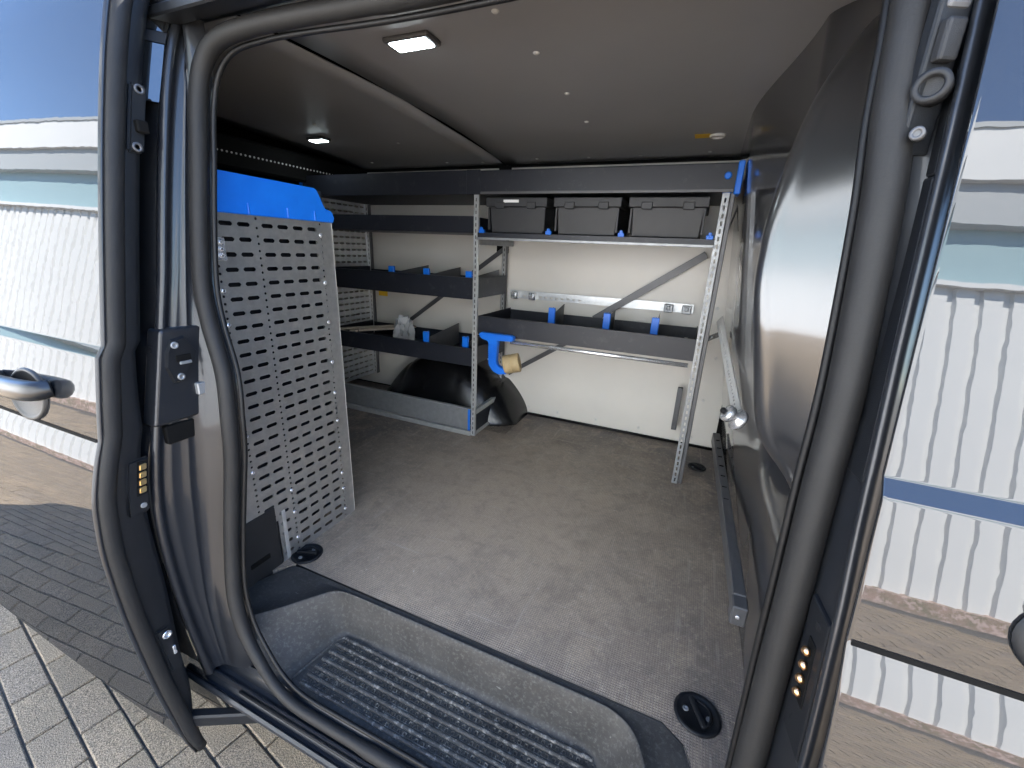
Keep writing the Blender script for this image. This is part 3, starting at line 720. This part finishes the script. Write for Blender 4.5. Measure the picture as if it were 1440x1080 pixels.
# upper lock
b = tucked(1.12)
leanbox('upper_lock', 1.055, 1.167, .038, .064, DX - .004, DX + .008, 'black_plastic')
box('lock_catch', (DX + .006, b + .042, 1.088), (DX + .018, b + .060, 1.108), 'gap_black', sd, .002)
for z in (1.064, 1.158): revolve('screw', [(.008, 0), (.008, .003), (.004, .003), (.004, .001)], (DX + .007, tucked(z) + .052, z), (1, 0, 0), 'steel_grey', sd, 14)
# contact block
b = tucked(.45)
leanbox('contact_block', .385, .500, .046, .084, DX - .002, DX + .006, 'black_plastic')
leanbox('contact_recess', .425, .494, .062, .080, DX + .004, DX + .0072, 'gap_black', 0)
for k in range(4): leanbox('contact_pin', .430 + k * .0155, .4415 + k * .0155, .065, .077, DX + .006, DX + .0105, 'brass', .0012, 2)
revolve('screw', [(.006, 0), (.005, .002), (.003, .001)], (DX + .006, b + .070, .402), (1, 0, 0), 'galvanised_dark', sd, 12)
# lower lock and roller arm
b = tucked(.04)
leanbox('lower_lock', -.02, .105, .036, .062, DX - .002, DX + .007, 'black_plastic', .004, 5)
revolve('screw', [(.009, 0), (.009, .003), (.005, .003), (.005, .001)], (DX + .010, b + .049, .088), (1, 0, 0), 'zinc', sd, 14)
box('lock_tongue', (DX + .008, b + .052, .028), (DX + .014, b + .058, .05), 'zinc', sd, .001)
v0 = [(DX - .02, .372, -.165), (DX - .02, .372, -.235), (-.80, .452, -.225), (-.80, .452, -.19)]
box('roller_arm', (-.1, -.012, -.022), (.1, .012, .012), 'black_plastic', sd, .004, Matrix.Translation((-.875, .418, -.185)) @ Matrix.Rotation(R(28), 4, 'Z'))
# outside handle
b = tucked(.62)
hp = catmull([(-1.095, b - .002, .632), (-1.105, b - .020, .630), (-1.14, b - .026, .627), (-1.20, b - .028, .624), (-1.27, b - .026, .622), (-1.30, b - .004, .622)], 6)
v, f = tube_geo(hp, [.013 + .004 * math.sin(math.pi * i / (len(hp) - 1)) for i in range(len(hp))], 12, False, (0, 0, 1), 1.25)
obj('door_handle', pyd('door_handle', v, f), 'handle_black', sd, True)
def dish(name, cx, cz_, rx, rz, off, parent, side):
    def fn(r, a):
        x = cx + rx * r * math.cos(a); z = cz_ + rz * r * math.sin(a); return (x, body_s(round(z, 4)) + off - .0006 + .0 - (.0018 * (1 - r ** 6)) , z)
    return grid(name, fn, ln(.02, 1, 8), ln(0, 2 * math.pi, 33), 'paint', parent)
def cup(name, cx, cz_, rx, rz, off, parent):
    """bowl behind the handle: a shallow ring standing on the skin with a dark hollow"""
    v, f = [], []; nb = 40
    for (s, d) in ((1.0, .0015), (.97, -.002), (.90, -.0035), (.84, -.0015), (.80, .0), (.02, .0005)):
        for k in range(nb):
            a = 2 * math.pi * k / nb; x = cx + rx * s * math.cos(a); z = cz_ + rz * s * math.sin(a)
            v.append((x, body_s(round(z, 4)) + off + d - .0008, z))
    for i in range(5):
        for k in range(nb): f.append((i * nb + k, i * nb + (k + 1) % nb, (i + 1) * nb + (k + 1) % nb, (i + 1) * nb + k))
    return obj(name, pyd(name, v, f), 'black_plastic', parent, True)
cup('handle_cup', -1.19, .605, .075, .052, OFF + .001, sd)
cup('handle_cup', .385, .615, .080, .050, .0, fd)
hp = catmull([(.335, by(.62) - .004, .634), (.345, by(.62) - .026, .632), (.39, by(.62) - .036, .628), (.46, by(.62) - .034, .624), (.50, by(.62) - .004, .622)], 6)
v, f = tube_geo(hp, .015, 12, False, (0, 0, 1), 1.2); obj('door_handle', pyd('door_handle', v, f), 'handle_black', fd, True)

# ================================================================ SHELVING
def post_up(name, x, y, z0, z1, parent, w=.020, pitch=.0255, flange=.028, side=1, material='galvanised', dark='steel_grey', back=True):
    us = [x, x + w * .35, x + w * .65, x + w]; vs_ = [z0]; z = z0 + .01; hol = set()
    while z + .016 < z1:
        vs_ += [z, z + .015]; hol.add(len(vs_) - 2); z += pitch
    vs_.append(z1)
    pl = perf_plate(lambda u, w_: Vector((u, y, w_)), us, vs_, lambda i, j: i == 1 and j in hol, name, material, parent, .0015, .15)
    xe = x + w if side > 0 else x
    box('post_flange', (xe - .0008, y + .001, z0), (xe + .0008, y + flange, z1), dark, pl, 0)
    if back: box('post_back', (x, y + .006, z0), (x + w, y + .0075, z1), dark, pl, 0)
    xo = x if side > 0 else x + w
    box('post_flange', (xo - .0008, y + .001, z0), (xo + .0008, y + flange * .5, z1), material, pl, 0)
    return pl
def tray(name, x0, x1, y0, y1, z0, lip_f, lip_b, material, parent, t=.0018):
    L = [((x0, y0, z0), (x1, y1, z0 + t)), ((x0, y0 - t, z0 - .001), (x1, y0, z0 + lip_f)), ((x0, y1, z0), (x1, y1 + t, z0 + lip_b)),
         ((x0 - t, y0, z0), (x0, y1, z0 + lip_f)), ((x1, y0, z0), (x1 + t, y1, z0 + lip_f)), ((x0, y0 - t, z0 + lip_f - t), (x1, y0 + .012, z0 + lip_f + .0006))]
    return boxes(name, L, material, parent, 0)
def divider(parent, x, y, z, h, y1, sheet=True):
    o = boxes('divider_clip', [((x - .016, y - .003, z), (x + .016, y + .012, z + h)), ((x - .003, y + .010, z), (x + .003, y + .030, z + h))], 'blue_plastic', parent, .002)
    if sheet:
        p = [(x, y + .02, z + h * .1), (x, y1, z + h * .1), (x, y1, z + h * 1.0), (x, y + .02, z + h * .75)]
        me = pyd('divider_plate', p + [(a + .0016, b, c) for a, b, c in p], [(0, 1, 2, 3), (7, 6, 5, 4), (0, 4, 5, 1), (1, 5, 6, 2), (2, 6, 7, 3), (3, 7, 4, 0)])
        obj('divider_plate', me, 'steel_grey', parent)
YF, YB = 1.745, 2.155
# unit by the rear doors
ua = empty('shelf_rack', (-1.40, YF, 0), 'rear shelf rack with four dark trays above the wheel arch', 'shelf rack', 'racks along the white side wall')
post_up('front_post', -.945, YF, .005, 1.15, ua, .020, side=-1)
boxes('post_cap', [((-.949, YF - .003, 1.150), (-.921, YF + .03, 1.162))], 'blue_plastic', ua, .002)
post_up('rear_post', -.975, YB - .03, .16, 1.0, ua, .018, side=1)
# perforated end plate at the far end
us = [1.76]; vs_ = [.10]; hu, hv = set(), set()
y = 1.775
while y + .033 < 2.13: us += [y, y + .031]; hu.add(len(us) - 2); y += .044
us.append(2.14); z = .12
while z + .012 < 1.13: vs_ += [z, z + .010]; hv.add(len(vs_) - 2); z += .0343
vs_.append(1.14)
perf_plate(lambda a, b_: Vector((-1.885, a, b_)), us, vs_, lambda i, j: i in hu and j in hv, 'end_plate', 'galvanised', ua, .0015)
post_up('far_post', -1.885, YB - .03, .1, 1.14, ua, .02, side=1)
ta = tray('top_tray', -1.93, -.915, YF - .012, YB + .01, 1.139, .093, .07, 'tray_grey', ua)
box('tray_end', (-1.955, YF - .016, 1.137), (-1.93, YF + .05, 1.236), 'blue_plastic', ta, .003); boxes('tray_joint', [((-.975, YF - .016, 1.137), (-.909, YF - .0125, 1.234))], 'tray_grey', ta)
tray('tray', -1.87, -.95, YF + .002, YB - .02, .984, .068, .02, 'tray_grey', ua)
t2 = tray('tray', -1.87, -.95, YF + .002, YB - .03, .692, .096, .08, 'tray_grey', ua)
for x in (-1.43, -1.22, -.985): divider(t2, x, YF + .03, .694, .122, YB - .05)
for x in (-1.60,): divider(t2, x, YF + .1, .694, .08, YB - .05)
t3 = tray('tray', -1.87, -.95, YF + .002, YB - .03, .371, .085, .075, 'tray_grey', ua)
for x in (-1.23, -1.0): divider(t3, x, YF + .03, .373, .132, YB - .05)
bar('bottom_board', (-1.90, YF + .001, .088), (-.95, YF + .001, .088), .112, .003, 'galvanised_dark', ua, (0, 1, 0)); boxes('bottom_rail', [((-1.90, YF - .010, .004), (-.945, YF + .012, .028)), ((-1.90, YF, .144), (-.945, YF + .02, .147))], 'galvanised', ua, .001)
boxes('rail_edge', [((-.962, YF - .004, .03), (-.950, YF - .0015, .145))], 'blue_plastic', ua, .001)
boxes('foot_rail', [((-.945, YF + .01, .118), (-.925, 2.12, .142)), ((-.945, YF + .01, .005), (-.925, 2.0, .022))], 'galvanised', ua, .001); box('foot_board', (-.937, YF + .02, .022), (-.932, 2.0, .118), 'tray_grey', ua, 0)
bar('diagonal_brace', (-.966, 2.165, .935), (-1.62, 2.165, .47), .024, .003, 'steel_grey', ua)
box('tie_bracket', (-.945, YF + .03, .935), (-.925, YB, .962), 'galvanised_dark', ua, .002)
# unit nearer the cab
ub = empty('shelf_rack', (-.44, YF, 0), 'front shelf rack with storage cases, next to the bulkhead', 'shelf rack', 'racks along the white side wall')
pr = post_up('front_post', .030, YF, .0, 1.14, ub, .0215, side=1, material='galvanised_dark', back=False)
box('post_back_profile', (.054, YF + .004, .0), (.070, YF + .05, 1.14), 'steel_grey', ub, .002)
boxes('post_cap', [((.026, YF - .003, 1.138), (.058, YF + .03, 1.148))], 'blue_plastic', ub, .002)
tb = tray('top_tray', -.908, .062, YF - .012, YB + .01, 1.139, .090, .07, 'tray_grey', ub)
box('tray_end', (.062, YF - .016, 1.132), (.082, YF + .06, 1.236), 'blue_plastic', tb, .003); revolve('plug', [(.012, 0), (.012, .004), (.007, .007)], (.036, YF - .0135, 1.19), (0, -1, 0), 'blue_plastic', tb, 18)
boxes('top_tray_lip', [((-.905, YF - .020, 1.138), (.06, YF - .0135, 1.148))], 'steel_grey', tb, .001)
cs_ = boxes('case_shelf', [((-.925, YF + .002, .978), (.03, YB - .02, .984)), ((-.925, YF - .002, .958), (.03, YF + .004, .986))], 'tray_grey', ub, .001)
boxes('shelf_edge', [((-.925, YF - .012, .956), (.03, YF - .0025, .966))], 'galvanised_dark', cs_, .001)
for x in (-.905, -.597, -.302, .012): boxes('case_stop', [((x - .012, YF - .006, .984), (x + .012, YF + .012, .999)), ((x - .006, YF - .008, .990), (x + .006, YF + .004, 1.008))], 'blue_plastic', cs_, .0015)
tc = tray('tray', -.915, .028, YF + .002, YB - .03, .536, .084, .075, 'tray_grey', ub)
for x in (-.61, -.35, -.142): divider(tc, x, YF + .16, .540, .128, YB - .05)
boxes('tray_bits', [((-.02, 1.85, .54), (.0, 1.90, .60)), ((-.10, 1.86, .54), (-.06, 1.93, .575)), ((-.09, 1.80, .54), (-.03, 1.84, .565))], 'galvanised_dark', tc, .004)
tube('hanging_rod', [(-.74, YF - .012, .519), (.014, YF - .012, .519)], .009, 'zinc', ub, 12)
bar('diagonal_brace', (.015, 2.145, .935), (-.46, 2.145, .600), .034, .003, 'steel_grey', ub); bar('diagonal_brace', (-.60, 2.16, .455), (-.93, 2.16, .235), .024, .003, 'steel_grey', ub)
us = ln(-.935, .0, 62)
perf_plate(lambda a, b_: Vector((a, 2.155, b_)), us, [.670, .680, .690, .712], lambda i, j: j == 1 and i % 2 == 1 and i < 26, 'lashing_rail', 'galvanised', ub, .002, .25)
for x in (-.90, -.80, -.11, -.03): boxes('rail_clamp', [((x - .02, 2.13, .668), (x + .02, 2.153, .706)), ((x - .008, 2.12, .68), (x + .008, 2.135, .70))], 'zinc' if x < -.2 else 'galvanised_dark', ub, .003)
box('hanging_strip', (-.01, 2.10, .10), (.014, 2.12, .32), 'steel_grey', ub, .002)

# unit on the near side, seen end on: perforated plate with a blue tray end
uc = empty('shelf_rack', (-1.3, .8, 0), 'near side shelf rack with a perforated steel end plate and blue tray end', 'shelf rack', 'racks in the load bay')
cy = [(.648, .0032), (.678, .0160), (.721, .0160), (.754, .0030), (.783, .0160), (.827, .0160), (.873, .0160), (.919, .0150), (.948, .0028)]
us = [.575]; kinds = {}
for c, h in cy: us += [c - h, c + h]; kinds[len(us) - 2] = 's' if h > .01 else 'd'
us.append(.990)
vs_ = [.0]; vk = {}
r0 = .950
rowz = sorted(r0 - k * .0343 for k in range(28))
for z in rowz:
    if z - .0052 < vs_[-1]: continue
    vs_ += [z - .0052, z - .0016, z + .0016, z + .0052]; vk[len(vs_) - 4] = 'slot'; vk[len(vs_) - 3] = 'slot'; vk[len(vs_) - 2] = 'slot'
    vs_ += [z + .0130, z + .0190] if z + .0130 < .975 else []
    if z + .0130 < .975: vk[len(vs_) - 2] = 'dot'
vs_.append(.976)
PX = -1.007
bm = bmesh.new(); cache = {}
def V(u, w):
    k = (round(u, 5), round(w, 5))
    if k not in cache: cache[k] = bm.verts.new((PX, u, w))
    return cache[k]
def quad(a, b_, c, d):
    bm.faces.new((V(a, c), V(b_, c), V(b_, d), V(a, d)))
def oct_cell(a, b_, c, d, k):
    P = [(a + k, c), (b_ - k, c), (b_, c + k), (b_, d - k), (b_ - k, d), (a + k, d), (a, d - k), (a, c + k)]
    for t in (((a, c), P[0], P[7]), ((b_, c), P[2], P[1]), ((b_, d), P[4], P[3]), ((a, d), P[6], P[5])): bm.faces.new([V(*q) for q in t])
zl = [0.0]
cells = []
for z in rowz: cells.append((z, 'slot')); 
edges_z = [0.0] + [(rowz[i] + rowz[i + 1]) / 2 for i in range(len(rowz) - 1)] + [.976]
slot_cols = [c for c in cy if c[1] > .01]; dot_cols = [c for c in cy if c[1] < .01]
bound = [.575] + [(cy[i][0] + cy[i + 1][0] + (cy[i][1] - cy[i + 1][1])) / 2 for i in range(len(cy) - 1)] + [.990]
def frame(a, b_, c, d, A, B, Cc, D, k):
    """plate cell a..b x c..d with a clipped-corner slot A..B x Cc..D"""
    P = [(A + k, Cc), (B - k, Cc), (B, Cc + k), (B, D - k), (B - k, D), (A + k, D), (A, D - k), (A, Cc + k)]
    for q in (((a, c), (b_, c), P[1], P[0]), ((b_, c), P[2], P[1]), ((b_, c), (b_, d), P[3], P[2]), ((b_, d), P[4], P[3]), ((b_, d), (a, d), P[5], P[4]), ((a, d), P[6], P[5]), ((a, d), (a, c), P[7], P[6]), ((a, c), P[0], P[7])):
        bm.faces.new([V(*x) for x in q])
for i, (c, h) in enumerate(cy):
    a, b_ = bound[i], bound[i + 1]
    for j, z in enumerate(rowz):
        lo, hi = edges_z[j], edges_z[j + 1]
        if (b_ < .74 and hi < .172): continue            # cut-out at the front foot
        if h > .01:
            skip = (random.random() < .0)
            frame(a, b_, lo, hi, c - h, c + h, z - .0050, z + .0050, .0036)
        else:
            mid = (lo + hi) / 2
            frame(a, b_, lo, mid, c - h, c + h, (lo + mid) / 2 - h, (lo + mid) / 2 + h, h * .55); frame(a, b_, mid, hi, c - h, c + h, (mid + hi) / 2 - h, (mid + hi) / 2 + h, h * .55)
pl = obj('end_plate', bm_me('end_plate', bm), 'panel_steel', uc); s = pl.modifiers.new('thickness', 'SOLIDIFY'); s.thickness = .0016; s.offset = 0
box('plate_edge', (PX - .030, .9895, .002), (PX + .001, .9925, .976), 'white_laminate', pl, .0008)  # galvanised edge flange, coloured pale for the light it catches
box('foot_profile', (PX - .018, .712, .002), (PX + .002, .724, .168), 'galvanised', pl, .001); box('front_edge_profile', (PX - .026, .600, .168), (PX - .004, .6055, .70), 'galvanised_dark', pl, .001)
bl = revolve('rivet', [(.0062, 0), (.0062, .002), (.0045, .0035), (.002, .004)], (PX + .0005, .948, .935), (1, 0, 0), 'zinc', pl, 14)
copies(bl, [(PX + .0025, yy, z_) for yy, z_ in [(.648, .800), (.948, .803), (.948, .687), (.948, .563), (.948, .463), (.948, .366), (.948, .27), (.948, .175), (.948, .115), (.948, .035), (.648, .535), (.648, .43), (.648, .325), (.754, .215), (.754, .14), (.754, .05), (.648, .925), (.648, .72), (.648, .625)]], pl)
box('hinge_plate', (PX + .0015, .628, .868), (PX + .004, .668, .918), 'zinc', pl, .001)
for k in range(3):
    for q in range(2): revolve('hinge_bolt', [(.0055, 0), (.0055, .003), (.003, .0045)], (PX + .004, .640 + q * .016, .879 + k * .0145), (1, 0, 0), 'zinc', pl, 12)
# blue tray end above the plate
zt0 = .972
pts = [(.600, zt0), (.995, zt0), (1.000, .985), (.992, 1.002), (.968, 1.008), (.945, 1.052), (.938, 1.057), (.600, 1.060)]
bm = bmesh.new(); fv = [bm.verts.new((PX + .006, y, z)) for y, z in pts]; fc = bm.faces.new(fv); ex = bmesh.ops.extrude_face_region(bm, geom=[fc])
for q in ex['geom']:
    if isinstance(q, bmesh.types.BMVert): q.co.x -= .022
bmesh.ops.recalc_face_normals(bm, faces=bm.faces[:]); bmesh.ops.bevel(bm, geom=bm.edges[:], offset=.002, segments=2, affect='EDGES')
be = obj('tray_end', bm_me('tray_end', bm), 'blue_plastic', uc)
for y in (.735, .842, .928): box('moulded_rib', (PX + .004, y - .0018, .974), (PX + .0085, y + .0018, .998), 'blue_plastic', be, .001)
# body of that unit: trays running to the back
for z in (.14, .42, .70): tray('tray', -2.4, PX - .045, .66, .975, z, .09, .07, 'tray_grey', uc)
tray('top_tray', -2.4, PX - .024, .66, .985, .975, .08, .07, 'tray_grey', uc)
box('back_plate', (-2.4, .640, .15), (PX - .05, .645, .97), 'tray_grey', uc, 0)
us = [.66]; hu = set(); y = .672
while y + .036 < .96: us += [y, y + .031]; hu.add(len(us) - 2); y += .046
us.append(.975); vs2 = [.02]; hv = set(); z = .040
while z + .012 < .95: vs2 += [z, z + .010]; hv.add(len(vs2) - 2); z += .0343
vs2.append(.96)
perf_plate(lambda a, b_: Vector((PX - .05, a, b_)), us, vs2, lambda i, j: False, 'inner_plate', 'tray_grey', uc, .0015)

# ================================================================ LOOSE THINGS
def case(x0, x1, label, sticker):
    t = empty('storage_case', ((x0 + x1) / 2, 1.90, .985), label, 'storage case', 'lidded cases on the upper shelf')
    bm = bmesh.new(); vs0 = add_box(bm, (x0 + .014, 1.768, .987), (x1 - .014, 2.10, 1.095), .004)
    for v_ in vs0:
        k = (1.095 - v_.co.z) / .108; v_.co.x = lerp(v_.co.x, (x0 + x1) / 2, .05 * k); v_.co.y += .010 * k if v_.co.y < 1.9 else 0
    obj('body', bm_me('body', bm), 'case_grey', t)
    ld = box('lid', (x0 + .002, 1.752, 1.092), (x1 - .002, 2.11, 1.128), 'case_grey', t, .004, None, 2)
    boxes('latch', [((x0 + .05, 1.747, 1.084), (x0 + .09, 1.756, 1.110)), ((x1 - .09, 1.747, 1.084), (x1 - .05, 1.756, 1.110))], 'case_grey', ld, .002)
    boxes('corner_rib', [((x0 + .010, 1.760, 1.0), (x0 + .018, 1.775, 1.09))], 'case_grey', t, .001); boxes('corner_rib', [((x1 - .018, 1.760, 1.0), (x1 - .010, 1.775, 1.09))], 'case_grey', t, .001)
    if sticker: box('paper_sticker', (x0 + .085, 1.7508, 1.108), (x0 + .155, 1.7519, 1.119), 'paper_label', ld, 0)
case(-.893, -.612, 'dark lidded storage case with a small white sticker', True)
case(-.588, -.312, 'dark lidded storage case between the other two, no sticker', False)
case(-.290, -.004, 'dark lidded storage case beside the perforated post at the bulkhead', False)
# blue hook holder hanging on the rod, with a roll of tape on it
hk = empty('roll_holder', (-.80, YF - .02, .54), 'bright blue plastic hook holder hanging from the tray', 'holder')
hp = [(-.885, .552), (-.725, .552), (-.715, .540), (-.722, .526), (-.795, .522), (-.800, .42), (-.79, .402), (-.765, .395), (-.742, .404), (-.735, .392), (-.745, .372), (-.785, .364), (-.815, .376), (-.838, .405), (-.842, .515), (-.880, .524), (-.890, .538)]
bm = bmesh.new(); fv = [bm.verts.new((x, YF - .040, z)) for x, z in hp]; fc = bm.faces.new(fv); ex = bmesh.ops.extrude_face_region(bm, geom=[fc])
for q in ex['geom']:
    if isinstance(q, bmesh.types.BMVert): q.co.y += .032
bmesh.ops.recalc_face_normals(bm, faces=bm.faces[:]); bmesh.ops.bevel(bm, geom=bm.edges[:], offset=.004, segments=2, affect='EDGES', clamp_overlap=True); bmesh.ops.triangulate(bm, faces=[q for q in bm.faces if len(q.verts) > 4])
obj('hook', bm_me('hook', bm), 'blue_plastic', hk)
for k in range(9): box('grip_rib', (-.839, YF - .0435, .425 + k * .009), (-.803, YF - .039, .429 + k * .009), 'blue_plastic', hk, .001)
ro = revolve('tape_roll', [(.024, 0), (.042, .001), (.044, .004), (.044, .034), (.042, .036), (.042, .039), (.044, .041), (.044, .072), (.042, .075), (.024, .076), (.022, .073), (.022, .003)], (-.768, YF - .015, .408), (.93, .28, .24), 'tape_roll', None, 32)
tag(ro, 'roll of brown packing tape hung on the blue hook', 'tape roll')
# strips and film in the low tray
ws_ = []
for k in range(6): ws_.append(((-1.72 + k * .012, 1.80, .40 + (k % 2) * .012), (-1.712 + k * .012 + .03, 2.10, .412 + (k % 2) * .012 + .03)))
mb = empty('strip_bundle', (-1.68, 1.95, .375), 'bundle of pale metal strips lying in the low tray of the rear rack', 'strip bundle')
for k in range(6):
    mt = Matrix.Translation((-1.70 + k * .028, 1.94, .452 + (k % 3) * .006)) @ Matrix.Rotation(R(-38 + k), 4, 'Z')
    box('strip', (-.012, -.20, -.005), (.012, .13, .005), 'wood', mb, .001, mt)
bm = bmesh.new(); bmesh.ops.create_icosphere(bm, subdivisions=3, radius=1)
for v_ in bm.verts:
    n_ = v_.co.copy(); k = 1 + random.uniform(-.35, .35); v_.co = Vector((n_.x * .05 * k - 1.50, n_.y * .05 * k + 1.95, max(.374, n_.z * .085 * k + .45)))
tag(obj('film_bag', bm_me('film_bag', bm), 'clear_film', None), 'crumpled clear plastic bag standing in the low tray', 'plastic bag')
box('yellow_sticker', (-1.86, FW - .0012, .605), (-1.79, FW - .0004, .640), 'yellow_label', w1, 0)

# lashing rail on the foot of the bulkhead and the strut clamped above it
lr = empty('bulkhead_rail', (.2, 1.4, .15), 'long grey rail with tick marks along the foot of the bulkhead', 'rail')
A, B = Vector((.200, .93, .165)), Vector((.178, 1.92, .175))
box('rail_body', (-.5, -.014, -.022), (.5, .014, .022), 'steel_grey', lr, .002, Matrix.Translation((A + B) / 2) @ Matrix.Rotation(math.atan2((B - A).y, (B - A).x), 4, 'Z'))
for k in range(12):
    p = A.lerp(B, .03 + k * .08); box('tick_slot', (p.x - .007, p.y - .002, p.z + .0205), (p.x + .007, p.y + .002, p.z + .0232), 'gap_black', lr, 0)
box('end_block', (A.x - .016, A.y - .045, A.z - .026), (A.x + .016, A.y - .002, A.z + .024), 'steel_grey', lr, .003)
revolve('end_bolt', [(.005, 0), (.005, .003), (.003, .004)], (A.x - .003, A.y - .045, A.z), (0, -1, 0), 'zinc', lr, 10)
st = empty('support_strut', (.13, 1.6, .5), 'slotted steel strut with a clamp knob leaning against the bulkhead', 'strut')
P0, P1_ = Vector((.102, 1.88, .690)), Vector((.168, 1.30, .480))
d = (P1_ - P0); L = d.length; ax = d.normalized(); nn = Vector((-.5, -.85, .1)); nn = (nn - ax * nn.dot(ax)).normalized(); ww = nn.cross(ax)
us = [-.016, -.006, .002, .016]; vs_ = [0]; hv = set(); t = .02
while t + .02 < L: vs_ += [t, t + .008]; hv.add(len(vs_) - 2); t += .018
vs_.append(L)
perf_plate(lambda a, b_: P0 + ax * b_ + ww * a, us, vs_, lambda i, j: i == 1 and j in hv, 'strut_bar', 'strut_steel', st, .003, .2)
revolve('clamp_knob', [(.030, -.004), (.032, .002), (.032, .010), (.018, .016), (.018, .030), (.025, .032), (.025, .046), (.013, .051)], P1_ - nn * .004, nn, 'zinc', st, 20)
revolve('knob_cap', [(.009, 0), (.009, .012), (.006, .015)], P1_ + nn * .044, nn, 'black_plastic', st, 14)
bar('clamp_arm', (.050, 1.78, .612), (.118, 1.93, .625), .026, .006, 'zinc', st, (0, 1, .2)); revolve('clamp_screw', [(.008, 0), (.008, .014), (.005, .02)], (.092, 1.86, .62), (-.6, -.8, 0), 'zinc', st, 12)
